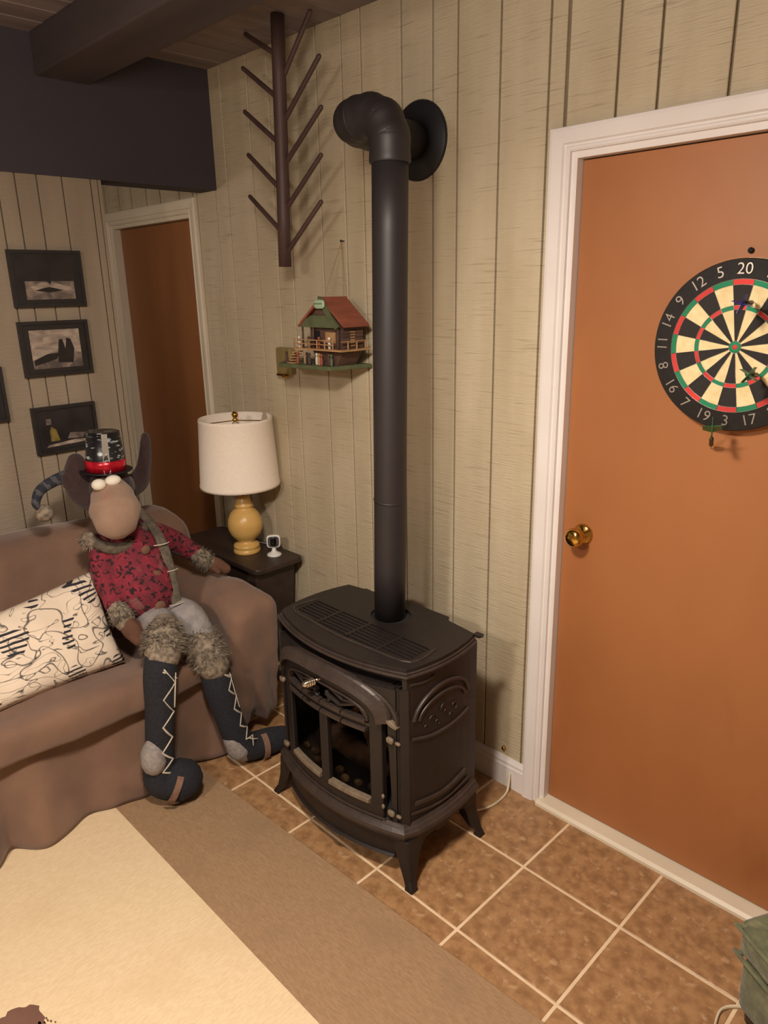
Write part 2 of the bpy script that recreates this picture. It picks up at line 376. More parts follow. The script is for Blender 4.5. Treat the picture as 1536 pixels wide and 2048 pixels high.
# ceiling boards
mb = MB(); mb.box(-1.5, RX+.1, RY-.1, .12, H+.012, H+.1)
ceiling = struct(mb.build('ceiling', 'beam'))
x = -1.40+.118*.0; k = 0
x0 = .354-.118*15
while x0 < RX:
    x1 = min(x0+.118, RX)
    mb = MB(); c = .004
    mb.prism([(x0+.0015, H+.012), (x0+.0015, H+c), (x0+.0015+c, H), (x1-.0015-c, H), (x1-.0015, H+c), (x1-.0015, H+.012)], 'y', RY, .009)
    mb.build('ceiling_board', 'ceil', ceiling); x0 += .118
for i, (ya, yb_) in enumerate(((-.69, -.50), (-2.10, -1.91), (-3.51, -3.32))):
    mb = MB(); mb.box(.006, RX, ya, yb_, 2.415, H-.001); struct(mb.build('beam', 'beam', bevel=.006))
# floor, tiles, grout
mb = MB(); mb.box(-1.5, RX+.1, RY-.1, .12, -.10, -.0020)
floor = struct(mb.build('floor', 'grout'))
S = .3175; GX, GY = 1.83, -.601
tile_mesh = {}
def tile(x0, x1, y0, y1):
    key = (round(x1-x0, 3), round(y1-y0, 3))
    if key not in tile_mesh:
        a, b = x1-x0, y1-y0; g, c = .0045, .0018
        mb = MB()
        lo = [(g, g), (a-g, g), (a-g, b-g), (g, b-g)]; hi = [(g+c, g+c), (a-g-c, g+c), (a-g-c, b-g-c), (g+c, b-g-c)]
        v = [(p[0], p[1], -.0035) for p in lo]+[(p[0], p[1], -.0012) for p in lo]+[(p[0], p[1], 0) for p in hi]
        mb.add(v, [(0,1,5,4),(1,2,6,5),(2,3,7,6),(3,0,4,7),(4,5,9,8),(5,6,10,9),(6,7,11,10),(7,4,8,11),(8,9,10,11)])
        o = mb.build('tile', 'tile', floor); tile_mesh[key] = o.data
    else:
        o = D.objects.new('tile', tile_mesh[key]); COL.objects.link(o); o.parent = floor
    o.location = (x0, y0, 0)
i = -10
while GX+i*S < RX:
    x0, x1 = max(GX+i*S, -1.4), min(GX+(i+1)*S, RX); i += 1
    if x1-x0 < .02: continue
    for j in range(-1, 2):
        y0, y1 = GY+j*S, min(GY+(j+1)*S, .009)
        tile(x0, x1, y0, y1)
    if x0 > 2.75 or x1 < .05:
        for j in range(-6, -1): tile(x0, x1, GY+j*S, GY+(j+1)*S)
# casing and doors
def casing(name, x0, x1, top, matn, prof, side, inner_top):
    mb = MB(); rows = []
    for o, d in prof:
        rows.append([(x0-o, -d, .0), (x0-o, -d, top+o), (x1+o, -d, top+o), (x1+o, -d, .0)])
    n = len(prof); v = [p for r in rows for p in r]; f = []
    for a in range(n):
        b = (a+1) % n
        for k in range(3): f.append([a*4+k, a*4+k+1, b*4+k+1, b*4+k])
    f += [[a*4 for a in range(n)], [a*4+3 for a in range(n)][::-1]]
    mb.add(v, f)
    return mb
prof = [(0, 0), (0, .010), (.004, .013), (.010, .013), (.013, .009), (.017, .009), (.021, .016), (.050, .020), (.058, .019), (.060, .015), (.060, 0)]
for nm, op, m_c, m_d, slab_y in (('door_1', D1, 'trim', 'door', .028), ('door_2', D2, 'trim2', 'door_dark', .04)):
    t = D.objects.new(nm, None); COL.objects.link(t); t.location = (op[0], 0, 0); t['kind'] = 'structure'
    casing(nm, op[0], op[1], op[2], m_c, prof, -1, 0).build('door_casing', m_c, t)
    mb = MB()
    a, b, top = op; jt = .017
    mb.box(a, a+jt, .0, .12, 0, top); mb.box(b-jt, b, .0, .12, 0, top); mb.box(a+jt, b-jt, .0, .12, top-jt, top)
    mb.build('door_jamb', m_c, t)
    mb = MB(); mb.box(a+jt+.002, b-jt-.002, slab_y, slab_y+.035, .024, top-jt-.003)
    mb.build('door_slab', m_d, t, bevel=.0015)
    mb = MB(); mb.prism([(-.026, 0), (-.026, .010), (-.018, .019), (.10, .022), (.10, 0)], 'x', a+jt*0+.001, b-.001)
    mb.build('threshold', 'trim2', t)
    if nm == 'door_1':
        mb = MB(); kx, kz = 1.785, .985; y0 = slab_y
        mb.lathe([(.031, y0), (.031, y0-.004), (.027, y0-.009), (.014, y0-.013), (.0115, y0-.030), (.016, y0-.036), (.026, y0-.043), (.0295, y0-.053), (.026, y0-.064), (.018, y0-.069), (.008, y0-.071), (0.0001, y0-.071)], (kx, 0, kz), 28, 'y')
        mb.build('door_knob', 'brass', t)
        mb = MB(); mb.lathe([(.0001, 0), (.006, 0), (.007, -.006), (.004, -.010), (.0001, -.011)], (2.168, y0, 1.765), 10, 'y'); mb.build('nail', 'black', t)
        mb = MB(); mb.box(1.7015, 1.7045, .024, .05, .92, 1.05); 
# baseboards
def baseboard(n, x0, x1):
    pr = [(0, 0), (-.014, 0), (-.014, .080), (-.011, .086), (-.011, .096), (-.006, .106), (-.004, .112), (0, .112)]
    mb = MB(); mb.prism(pr, 'x', x0, x1); struct(mb.build(n, 'trim'))
baseboard('baseboard_back', -.157, 1.636); baseboard('baseboard_back_right', 2.581, RX); baseboard('baseboard_back_left', -1.40, -1.064)

# ------------------------------------------------------------ rug
def rug():
    a = math.atan2(.047, 1.358)
    t = thing('area_rug', 'flat woven rug with beige centre and wide brown border covering the tiles', 'rug', (0, 0, 0))
    def at(u, v): # u along x, v towards the room
        return (u*math.cos(a)+v*math.sin(a), -.742+u*math.sin(a)-v*math.cos(a))
    U0, U1, V1, B = .10, 3.2, 2.6, .345
    def slab(u0, u1, v0, v1, z, name, matn):
        mb = MB(); P = [at(u0, v0), at(u1, v0), at(u1, v1), at(u0, v1)]
        mb.prism(P[::-1], 'z', .0005, z); return mb.build(name, matn, t)
    def bi(u): return .318+(u-.6)*.040
    ua, ub = U0+B, U1-B
    P = [at(ua, bi(ua)), at(ub, bi(ub)), at(ub, V1-B), at(ua, V1-B)]
    mb = MB(); mb.prism(P[::-1], 'z', .0005, .0078); mb.build('rug_centre', 'rug', t)
    mb = MB()
    for P in ([at(U0, 0), at(U1, 0), at(ub, bi(ub)), at(ua, bi(ua))], [at(ua, V1-B), at(ub, V1-B), at(U1, V1), at(U0, V1)], [at(U0, 0), at(ua, bi(ua)), at(ua, V1-B), at(U0, V1)], [at(U1, 0), at(U1, V1), at(ub, V1-B), at(ub, bi(ub))]):
        mb.prism(P[::-1], 'z', .0005, .0080)
    mb.build('rug_border', 'rug_edge', t)
    mb = MB(); rnd = random.Random(4); pts = []
    for k in range(48):
        an = 2*PI*k/48; r = 1+rnd.uniform(-.09, .09)
        pts.append((1.262+.062*r*math.cos(an), -1.565+.062*r*math.sin(an)*1.0))
    mb.prism(pts, 'z', .0075, .0082)
    for k in range(9):
        cx, cy, r = 1.30+rnd.uniform(-.02, .03), -1.50+rnd.uniform(-.03, .012), rnd.uniform(.003, .007)
        mb.prism([(cx+r*math.cos(q*PI/3), cy+r*math.sin(q*PI/3)*.6) for q in range(6)], 'z', .0075, .0082)
    mb.build('rug_motif', 'rug_mark', t, label='dark brown ragged edged motif on the beige field')
rug()

# ------------------------------------------------------------ pellet / gas stove
def stove():
    t = thing('cast_iron_stove', 'dark cast iron heating stove with arched glass door standing on the brown tiles', 'stove', (1.325, -.42, 0))
    CX = 1.325
    def yb(u): return -.575-.055*(1-((u-CX)/.28)**2)
    def front(u, v, d): return (u, yb(u)-d, v)
    def xs(y): return 1.612+.012*(1-((y+.415)/.15)**2)
    def sideR(u, v, d): return (xs(u)+d, u, v)
    def sideL(u, v, d): return (2*CX-xs(u)-d, u, v)
    def ribbon(mb, path, wd, d0, d1, S, n=6, mi=0, rnd=.3, closed=False, taper=False):
        """rounded strip laid along a 2D path on the curved face S"""
        P = []
        m = len(path)
        for i in range(m-1):
            p0, p1, p2, p3 = (Vector(path[j]) for j in (max(i-1, 0), i, i+1, min(i+2, m-1)))
            for k in range(n):
                q = k/n; P.append(.5*((2*p1)+(p2-p0)*q+(2*p0-5*p1+4*p2-p3)*q*q+(3*p1-p0-3*p2+p3)*q**3))
        P.append(Vector(path[-1])); N = len(P); v = []
        for i in range(N):
            tg = (P[min(i+1, N-1)]-P[max(i-1, 0)]).normalized(); nr = Vector((-tg.y, tg.x))
            ww = wd/2*(math.sin(PI*(i+.6)/(N+.2))**.6 if taper else 1)
            for (o, d) in ((-1, d0), (-1, d0+(d1-d0)*(1-rnd)), (-1+rnd, d1), (1-rnd, d1), (1, d0+(d1-d0)*(1-rnd)), (1, d0)):
                q = P[i]+nr*ww*o; v.append(S(q.x, q.y, d))
        f = [[i*6+k, i*6+(k+1) % 6, (i+1)*6+(k+1) % 6, (i+1)*6+k] for i in range(N-1) for k in range(6)]
        f += [[0, 1, 2, 3, 4, 5], [(N-1)*6+k for k in range(6)][::-1]]
        mb.add(v, f, mi, False)
    def lin_(a, b, n=8): return [(a[0]+(b[0]-a[0])*i/n, a[1]+(b[1]-a[1])*i/n) for i in range(n+1)]
    # --- body walls (outline: front curve, chamfered corners, slightly bowed sides)
    def outline(inset, y_back, grow=0.):
        pts = []
        hw = .272-inset
        for i in range(17):
            u = CX-hw+2*hw*i/16; pts.append((u, yb(u)-grow+inset))
        for i in range(9):
            y = -.555+(y_back+.555)*i/8; pts.append((xs(y)-inset+grow, y))
        for i in range(9):
            y = y_back+(-.555-y_back)*i/8; pts.append((2*CX-xs(y)+inset-grow, y))
        return pts
    mb = MB()
    # side walls with inner cavity
    def sidewall(sgn):
        p = []
        for i in range(9):
            y = -.545+.295*i/8; p.append((xs(y), y))
        p += [(1.575, -.25), (1.56, -.30), (1.56, -.50), (1.565, yb(1.565)+.03), (1.585, yb(1.585)+.006)]
        if sgn < 0: p = [(2*CX-a, b) for a, b in p][::-1]
        return p
    for s_ in (1, -1):
        m2 = MB(); m2.prism(sidewall(s_), 'z', .175, .640, smooth=False)
        up = [(xs(-.545+.295*i/8), -.545+.295*i/8) for i in range(9)]+[(1.598, -.25), (1.598, -.545), (1.602, -.570), (1.612, -.562)]
        if s_ < 0: up = [(2*CX-a, b) for a, b in up][::-1]
        m2.prism(up, 'z', .640, .6758); sp = m2.build('side_panel', 'cast', t)
        S = sideR if s_ > 0 else sideL
        def arc(rx, rz, c=-.420, zc=.52, n=9, a0=0.05, a1=.95): return [(c+rx*math.cos(PI*(a0+(a1-a0)*i/n)), zc+rz*math.sin(PI*(a0+(a1-a0)*i/n))) for i in range(n+1)]
        for pth, wd, dd in ((arc(.122, .092), .010, .007), (arc(.104, .062), .009, .006), ([(-.545, .478), (-.48, .462), (-.42, .458), (-.36, .460), (-.300, .470)], .009, .006),
                ([(-.538, .258), (-.42, .243), (-.315, .258)], .014, .007), ([(-.552, .228), (-.42, .210), (-.300, .222)], .008, .005), ([(-.55, .652), (-.50, .645), (-.46, .650)], .006, .004)):
            m3 = MB(); ribbon(m3, pth, wd, -.002, dd, S); m3.build('relief_moulding', 'cast_edge', sp)
        m4 = MB()
        for (cx, cz, r, a0, a1) in ((-.47, .51, .018, 0, 4.5), (-.42, .525, .020, 1, 5.5), (-.375, .515, .016, -1, 3.6), (-.445, .492, .012, 2, 6), (-.39, .49, .012, 0, 4), (-.495, .496, .010, 0, 4)):
            ribbon(m4, [(cx+r*(1-.08*i)*math.cos(a0+(a1-a0)*i/8), cz+r*(1-.08*i)*math.sin(a0+(a1-a0)*i/8)) for i in range(9)], .004, -.002, .003, S, 2)
        m4.build('scroll_relief', 'cast', sp)
    m2 = MB(); m2.box(2*CX-1.575, 1.575, -.285, -.25, .175, .665); m2.build('back_panel', 'black', t)
    # firebox floor / head
    def slabz(z0, z1, name, matn, inset=.0):
        m_ = MB(); p = [(u, yb(u)+.012) for u in [CX-.235+.47*i/14 for i in range(15)]]+[(1.56, -.286), (2*CX-1.56, -.286)]
        m_.prism(p, 'z', z0, z1); return m_.build(name, matn, t)
    slabz(.175, .232, 'firebox_floor', 'black'); slabz(.600, .642, 'firebox_head', 'cast')
    # logs
    fb = MB()
    fb.loft([(1.13, -.47, .262, .026), (1.30, -.50, .272, .03), (1.50, -.47, .262, .024)], 10)
    lg = fb.build('log', 'log', t)
    for pts in ([(1.16, -.42, .30, .022), (1.32, -.45, .33, .026), (1.42, -.50, .30, .02)], [(1.50, -.42, .29, .022), (1.40, -.46, .35, .024), (1.33, -.44, .40, .016)], [(1.20, -.50, .262, .018), (1.24, -.44, .34, .02), (1.27, -.42, .38, .013)]):
        fb = MB(); fb.loft(pts, 10); fb.build('log', 'log', t)
    for k in range(9):
        fb = MB(); x_ = 1.14+.045*k; fb.ball((x_, yb(x_)+.055+.012*math.sin(k*2.1), .243), (.016, .013, .011), n=8, e=.8); fb.build('ember_stone', 'ember', t)
    # --- corner posts between door and side wall
    for s_ in (1, -1):
        m2 = MB()
        X = lambda v: CX+s_*(v-CX)
        p = [(X(1.588), yb(1.588)+.012), (X(1.598), -.578), (X(1.616), -.560), (X(1.614), -.545), (X(1.588), -.545)]
        m2.prism(p if s_ > 0 else p[::-1], 'z', .175, .640); m2.build('corner_post', 'cast', t)
    # --- upper front fascia and louvre slot below the top plate
    m2 = MB(); ribbon(m2, [(CX-.255+.51*i/12, .640) for i in range(13)], .006, -.02, -.004, front, 2)
    m2.build('fascia_rail', 'cast', t)
    m2 = MB(); ribbon(m2, [(CX-.26+.52*i/12, .663) for i in range(13)], .034, -.10, -.035, front, 2)
    m2.build('louvre_recess', 'black', t)
    # --- fixed arch shell around the door: face plate with arched opening
    def archz(u, zs, zp, hw, pw=2.3): return zs+(zp-zs)*max(0, 1-abs((u-CX)/hw)**pw)**(1/pw)
    m2 = MB(); n = 40; v = []; f = []
    hw = .262
    for i in range(n+1):
        u = CX-hw+2*hw*i/n; a = archz(u, .50, .630, .243) if abs(u-CX) < .243 else .20
        for z_ in (a, .638):
            for d in (-.012, 0.): v.append(front(u, z_, d))
    for i in range(n):
        b = i*4; c = b+4
        f += [[b+1, c+1, c+3, b+3], [b, b+2, c+2, c], [b, c, c+1, b+1], [b+3, c+3, c+2, b+2]]
    m2.add(v, f); m2.build('front_face', 'cast', t)
    # --- arched hood lip
    def arch_path(hw_, zs, zp, n=24, pw=2.4, za=None):
        P = []
        if za: P.append((CX-hw_, za))
        for i in range(n+1):
            a = PI-PI*i/n; c, s2 = math.cos(a), math.sin(a)
            P.append((CX+hw_*math.copysign(abs(c)**(2/pw), c), zs+(zp-zs)*abs(s2)**(2/pw)))
        if za: P.append((CX+hw_, za))
        return P
    m2 = MB()
    outer = arch_path(.252, .535, .655); inner = arch_path(.218, .530, .619)
    v = []; N = len(outer)
    for (a, b) in zip(outer, inner):
        for q, d in ((0, -.010), (0, .006), (.10, .012), (.55, .019), (.92, .026), (1, .024), (1, -.012)):
            v.append(front(a[0]+(b[0]-a[0])*q, a[1]+(b[1]-a[1])*q, d))
    f = [[i*7+k, i*7+(k+1) % 7, (i+1)*7+(k+1) % 7, (i+1)*7+k] for i in range(N-1) for k in range(7)]
    f += [list(range(7)), [(N-1)*7+k for k in range(7)][::-1]]
    m2.add(v, f, 0, False); o = m2.build('arched_hood', 'cast_edge', t); 
    m2 = MB(); ribbon(m2, arch_path(.268, .525, .650)[13:], .008, -.004, .006, front, 1); m2.build('arch_bead', 'cast_edge', t)
    # --- door
    door = MB()
    # door frame: stiles, bottom rail, arch, mullion
    L, R_ = CX-.218, CX+.218
    ribbon(door, lin_((L+.017, .205), (L+.017, .545)), .040, -.014, .004, front, 1, rnd=.12)
    ribbon(door, lin_((R_-.017, .205), (R_-.017, .545)), .040, -.014, .004, front, 1, rnd=.12)
    ribbon(door, lin_((L, .215), (R_, .215), 20), .050, -.014, .004, front, 1, rnd=.12)
    ribbon(door, arch_path(.200, .525, .600), .034, -.014, .005, front, 1, rnd=.12)
    ribbon(door, lin_((CX+.002, .235), (CX+.002, .49)), .036, -.014, .004, front, 1, rnd=.15)
    dr = door.build('stove_door', 'cast', t)
    m2 = MB(); ribbon(m2, arch_path(.180, .522, .584), .006, .002, .010, front, 1); m2.build('door_bead', 'cast_edge', dr)
    m2 = MB(); ribbon(m2, [(L-.012, .203)]+lin_((L, .203), (R_, .203), 16)+[(R_+.012, .203)], .005, .004, .009, front, 1); m2.build('door_bead', 'cast_edge', dr)
    m2 = MB()
    for za, wd in ((.519, .012), (.490, .013)):
        for i in range(4):
            a0, a1 = CX-.178+.089*i+.003, CX-.178+.089*(i+1)-.003
            ribbon(m2, lin_((a0, za), (a1, za), 4), wd, -.006, .013, front, 1, rnd=.3)
    ribbon(m2, lin_((CX-.182, .5045), (CX+.182, .5045), 12), .014, -.012, .002, front, 1)
    m2.build('transom_bar', 'cast_edge', dr)
    for s_ in (-1, 1):
        m2 = MB(); X = lambda d_: CX+s_*d_
        for pth in ([(.02, .560), (.078, .545)], [(.078, .545), (.150, .572)], [(.040, .588), (.090, .566)], [(.090, .566), (.150, .574)], [(.150, .572), (.172, .535)]):
            ribbon(m2, [(X(a), b-.008) for a, b in pth], .010, -.008, .006, front, 4)
        ribbon(m2, [(X(.02), .562), (X(.034), .536), (X(.02), .525)], .012, -.008, .004, front, 4)
        m2.build('door_tracery', 'cast', dr)
    m2 = MB()
    for (a0, a1) in ((L+.040, CX-.020), (CX+.022, R_-.040)):
        ribbon(m2, lin_((a0, .247), (a1, .247), 6), .014, -.012, .010, front, 1, rnd=.2)
    m2.build('dusty_sill', 'dusty', dr, label='dust covered ledge below the glass')
    for (a0, a1) in ((L+.030, CX-.014), (CX+.018, R_-.030)):
        m2 = MB(); v = []; f = []; n = 8
        for i in range(n+1):
            u = a0+(a1-a0)*i/n
            for z_ in (.240, .498):
                for d in (-.014, -.0105): v.append(front(u, z_, d))
        for i in range(n):
            b, c = i*4, i*4+4; f += [[b+1, c+1, c+3, b+3], [b, b+2, c+2, c], [b, c, c+1, b+1], [b+3, c+3, c+2, b+2]]
        f += [[0, 1, 3, 2], [n*4, n*4+2, n*4+3, n*4+1]]
        m2.add(v, f, 0, True); m2.build('glass_pane', 'glass', dr)
    m2 = MB(); kx = CX-.012
    c = front(kx, .580, .0)
    m2.loft([(kx+.012, c[1]+.002, .594, .005), (kx, c[1]-.022, .588, .005)], 10)
    m2.loft([(kx, c[1]-.018, .588, .009), (kx-.010, c[1]-.042, .583, .011)], 12)
    for k in range(4): m2.ball((kx-.003*k, c[1]-.022-.006*k, .587-.0015*k), (.0125, .0028, .0125), n=14)
    m2.build('door_handle', 'chrome', dr, label='bright chrome spring handle')
    for s_ in (-1, 1):
        for zz in (.478, .232):
            m2 = MB(); u = CX+s_*.248
            c = front(u, zz, .006); m2.ball(c, (.013, .007, .009), n=12, e=.6)
            c = front(u+s_*.020, zz-.008, .002); m2.ball(c, (.010, .006, .005), n=10, e=.8)
            m2.build('hinge', 'dusty', t)
        m2 = MB(); ribbon(m2, [(CX+s_*(.225+.0), .538), (CX+s_*.243, .541), (CX+s_*.258, .531), (CX+s_*.272, .523)], .013, -.004, .014, front, 4, taper=True)
        m2.build('arch_scroll', 'dusty', t)
    for zz in (.28, .245):
        m2 = MB(); c = front(CX+.222, zz, .004); m2.ball(c, (.006, .005, .008), n=10); m2.build('latch_bolt', 'dusty', t)
    # --- top plate : stepped rim and surface with grille and flue cut-outs
    def top_outline(g):
        pts = []
        for i in range(21):
            u = CX-.293+.586*i/20; pts.append((CX+(u-CX)*(1+g/.293), -.568-.060*(1-((u-CX)/.293)**2)-g))
        for i in range(1, 10):
            y = -.568+.308*i/9; pts.append((CX+.293+g+.024*(1-((y+.414)/.154)**2)*1., y))
        pts += [(CX+.165, -.243), (CX+.150, -.222), (CX-.150, -.222), (CX-.165, -.243)]
        for i in range(9, 0, -1):
            y = -.568+.308*i/9; pts.append((CX-.293-g-.024*(1-((y+.414)/.154)**2), y))
        return pts
    mb = MB()
    for g, z0, z1 in ((0., .676, .684), (-.006, .684, .690)):
        mb.prism(top_outline(g), 'z', z0, z1)
    mb.build('top_plate_rim', 'cast_edge', t, bevel=.0025)
    bm = bmesh.new()
    def loop(pts, z):
        vs = [bm.verts.new((a, b, z)) for a, b in pts]; return [bm.edges.new((vs[i], vs[(i+1) % len(vs)])) for i in range(len(vs))]
    def rect(a, b, c, d): return [(a, c), (b, c), (b, d), (a, d)]
    def gy_(u): return -.530+0*u
    slots = []
    for (a, b) in ((1.082, 1.188), (1.198, 1.322), (1.332, 1.456), (1.466, 1.568)): slots.append((a, b))
    es = loop(top_outline(-.012), .7)
    grill = [(1.075, -.512), (1.20, -.531), (1.325, -.538), (1.45, -.531), (1.575, -.512), (1.575, -.424), (1.075, -.424)]
    es += loop(grill, .7)
    FX, FY = 1.323, -.335
    fl = [(FX+.062*math.cos(2*PI*i/28)*(1.25 if math.cos(2*PI*i/28) > 0 else 1), FY+.062*math.sin(2*PI*i/28)) for i in range(28)]
    es += loop(fl, .7)
    bmesh.ops.triangle_fill(bm, use_beauty=True, use_dissolve=False, edges=es)
    r = bmesh.ops.extrude_face_region(bm, geom=bm.faces[:])
    bmesh.ops.translate(bm, verts=[e for e in r['geom'] if isinstance(e, bmesh.types.BMVert)], vec=(0, 0, -.010))
    bmesh.ops.recalc_face_normals(bm, faces=bm.faces)
    me = D.meshes.new('top_plate'); bm.to_mesh(me); bm.free(); me.materials.append(M['cast'])
    tp = D.objects.new('top_plate', me); COL.objects.link(tp); tp.parent = t; tp.matrix_parent_inverse = Matrix.Translation(-t.location)
    m2 = MB(); m2.prism(grill, 'z', .6905, .6925); m2.prism(fl, 'z', .6905, .6925); m2.build('recess_floor', 'black', tp)
    for k in range(6):
        y = -.436-.0165*k
        m2 = MB(); m2.prism([(y-.0045, .6925), (y-.0035, .6995), (y+.0035, .6995), (y+.0045, .6925)], 'x', 1.077, 1.573); m2.build('grille_slat', 'cast', tp)
    for xx in (1.193, 1.327, 1.461):
        m2 = MB(); m2.box(xx-.006, xx+.006, -.530, -.425, .6925, .7005); m2.build('grille_divider', 'cast', tp)
    m2 = MB()
    g2 = [(1.062, -.416), (1.062, -.520), (1.195, -.541), (1.325, -.549), (1.455, -.541), (1.588, -.520), (1.588, -.416)]
    def flat_(u, v_, d): return (u, v_, .7+d)
    ribbon(m2, g2, .006, -.001, .003, flat_, 4); m2.build('grille_border', 'cast_edge', tp)
    # flue shroud at the rear and lifting tabs
    for xx in (CX-.20, CX+.29):
        m2 = MB(); m2.box(xx-.014, xx+.012, -.262, -.240, .690, .699); m2.ball((xx+.012, -.25, .695), (.006, .006, .005), n=8); m2.build('lifting_tab', 'cast', t, bevel=.002)
    # --- base rail (moulded skirt)
    def band(name, prof, matn):
        """prof: (outset, z) closed profile swept round front and sides"""
        path = []
        for i in range(19):
            u = CX-.283+.566*i/18; path.append((u, -.577-.056*(1-((u-CX)/.283)**2)))
        for i in range(1, 9):
            y = -.577+.317*i/8; path.append((CX+.283+.018*math.sin(PI*i/8)+.008, y))
        left = [(2*CX-a, b) for a, b in path[19:]][::-1]
        path = left+path; N = len(path); mb = MB(); v = []; np_ = len(prof)
        for i in range(N):
            p = Vector(path[i]); tg = (Vector(path[min(i+1, N-1)])-Vector(path[max(i-1, 0)])).normalized(); nr = Vector((tg.y, -tg.x))
            for o_, z_ in prof: v.append((p.x+nr.x*o_, p.y+nr.y*o_, z_))
        f = [[i*np_+k, i*np_+(k+1) % np_, (i+1)*np_+(k+1) % np_, (i+1)*np_+k] for i in range(N-1) for k in range(np_)]
        f += [list(range(np_)), [(N-1)*np_+k for k in range(np_)][::-1]]
        mb.add(v, f); return mb.build(name, matn, t)
    band('base_rail', [(-.03, .198), (-.004, .198), (.002, .190), (.006, .188), (.012, .181), (.016, .178), (.018, .168), (.013, .162), (.013, .156), (.006, .150), (-.03, .150)], 'cast_edge')
    # apron below the rail
    m2 = MB(); v = []; f = []; n = 24
    for i in range(n+1):
        u = CX-.248+.496*i/n; y = -.585-.052*(1-((u-CX)/.248)**2)
        zl = .078+.0*abs(u-CX)
        for (z_, dy) in ((.155, 0), (zl, .004), (zl-.004, -.005), (zl-.008, .004), (.040, .030), (.040, .06), (.155, .06)): v.append((u, y+dy, z_))
    f = [[i*7+k, i*7+(k+1) % 7, (i+1)*7+(k+1) % 7, (i+1)*7+k] for i in range(n) for k in range(7)]
    f += [list(range(7)), [n*7+k for k in range(7)][::-1]]
    m2.add(v, f); m2.build('ash_apron', 'cast', t)
    m2 = MB(); m2.ball((1.37, -.640, .072), (.022, .006, .004), n=12); m2.build('apron_pull', 'cast_edge', t)
    m2 = MB(); m2.box(1.08, 1.57, -.53, -.27, .06, .15); m2.box(1.06, 1.59, -.57, -.26, .1501, .175); m2.build('ash_box', 'black', t)
    # side skirts with scalloped lower edge
    for s_ in (-1, 1):
        m2 = MB(); pts = [(-.56, .152), (-.56, .100), (-.52, .096), (-.50, .118), (-.46, .122), (-.44, .108), (-.40, .108), (-.38, .124), (-.33, .122), (-.30, .10), (-.27, .10), (-.27, .152)]
        x_ = CX+s_*.292
        m2.prism(pts, 'x', x_-.006, x_+.006); m2.build('side_skirt', 'cast', t)
    # legs
    for sx in (-1, 1):
        for fy, lab in ((-.565, 1), (-.285, -1)):
            m2 = MB(); dy = -.022 if lab > 0 else .016
            x_ = CX+sx*.283
            secs = [(0, 0, .152, .036), (.004, .1, .120, .031), (.012, .3, .075, .022), (.024, .7, .030, .014), (.036, 1, .012, .013), (.040, 1.1, .0, .015)]
            if lab < 0: secs = [(0, 0, .152, .030), (.003, .1, .115, .026), (.012, .3, .070, .020), (.026, .7, .030, .015), (.036, 1, .012, .011), (.040, 1.1, .0, .014)]
            v = []
            for (ox, oy, z_, h) in secs:
                cx_, cy_ = x_+sx*ox-sx*(h-.013)*.55, fy+dy*oy+(h-.013)*.55*(1 if lab > 0 else -1)
                v += [(cx_-h, cy_-h, z_), (cx_+h*.8, cy_-h, z_), (cx_+h, cy_-h*.8, z_), (cx_+h, cy_+h, z_), (cx_-h, cy_+h, z_)] if sx > 0 else [(cx_-h, cy_-h*.8, z_), (cx_-h*.8, cy_-h, z_), (cx_+h, cy_-h, z_), (cx_+h, cy_+h, z_), (cx_-h, cy_+h, z_)]
            n = 5; f = [[i*n+k, i*n+(k+1) % n, (i+1)*n+(k+1) % n, (i+1)*n+k] for i in range(len(secs)-1) for k in range(n)]
            f += [list(range(n))[::-1], [(len(secs)-1)*n+k for k in range(n)]]
            m2.add(v, f); m2.build('leg', 'cast', t, bevel=.002)
    return FX, FY
FX, FY = stove()
def flue():
    t = thing('flue_pipe', 'black stove pipe rising from the stove and elbowing into the panelled wall', 'stovepipe', (FX, FY, .6925))
    mb = MB()
    mb.loft([(FX, FY, .6930, .0495), (FX+.01, FY+.001, 1.1, .0495), (FX+.019, FY+.003, 1.6, .0495), (FX+.027, FY+.005, 2.02, .0495)], 32, 2, cap=False)
    mb.build('vertical_pipe', 'pipe', t)
    mb = MB(); mb.loft([(FX+.009, FY, 1.08, .0502), (FX+.0095, FY, 1.085, .0502)], 32, 1, cap=False); mb.build('pipe_seam', 'pipe', t)
    # segmented elbows
    def gored(pts, r, name):
        mb = MB(); P = [Vector(p) for p in pts]
        for i in range(len(P)-1):
            a, b = P[i], P[i+1]; d = (b-a).normalized()
            mb.loft([tuple(a-d*.006)+(r,), tuple(a+d*.001)+(r*1.03,), tuple((a+b)/2)+(r*1.0,), tuple(b-d*.001)+(r*1.03,), tuple(b+d*.006)+(r,)], 32, 2, cap=False)
        for p in P[1:-1]: mb.ball(p, r*1.02, n=28)
        return mb.build(name, 'pipe', t)
    X, Y = FX+.027, FY+.005
    gored([(X, Y, 2.02), (X, Y, 2.075), (X-.022, Y, 2.118), (X-.066, Y-.002, 2.138), (X-.110, Y-.004, 2.138)], .0545, 'elbow')
    gored([(X-.105, Y-.004, 2.138), (X-.142, Y+.004, 2.136), (X-.164, Y+.045, 2.134), (X-.172, Y+.10, 2.132)], .0555, 'elbow')
    mb = MB(); mb.loft([(X-.174, Y+.10, 2.132, .0505), (X-.196, -.012, 2.130, .0505)], 32, 4, cap=False); mb.build('wall_run', 'pipe', t)
    mb = MB()
    mb.lathe([(.052, -.016), (.060, -.020), (.072, -.016), (.108, -.011), (.114, -.006), (.114, -.0004), (.052, -.0004)], (X-.196, 0, 2.130), 40, 'y'); mb.build('wall_flange', 'flange', t, label='round black flange flat on the wall')
flue()

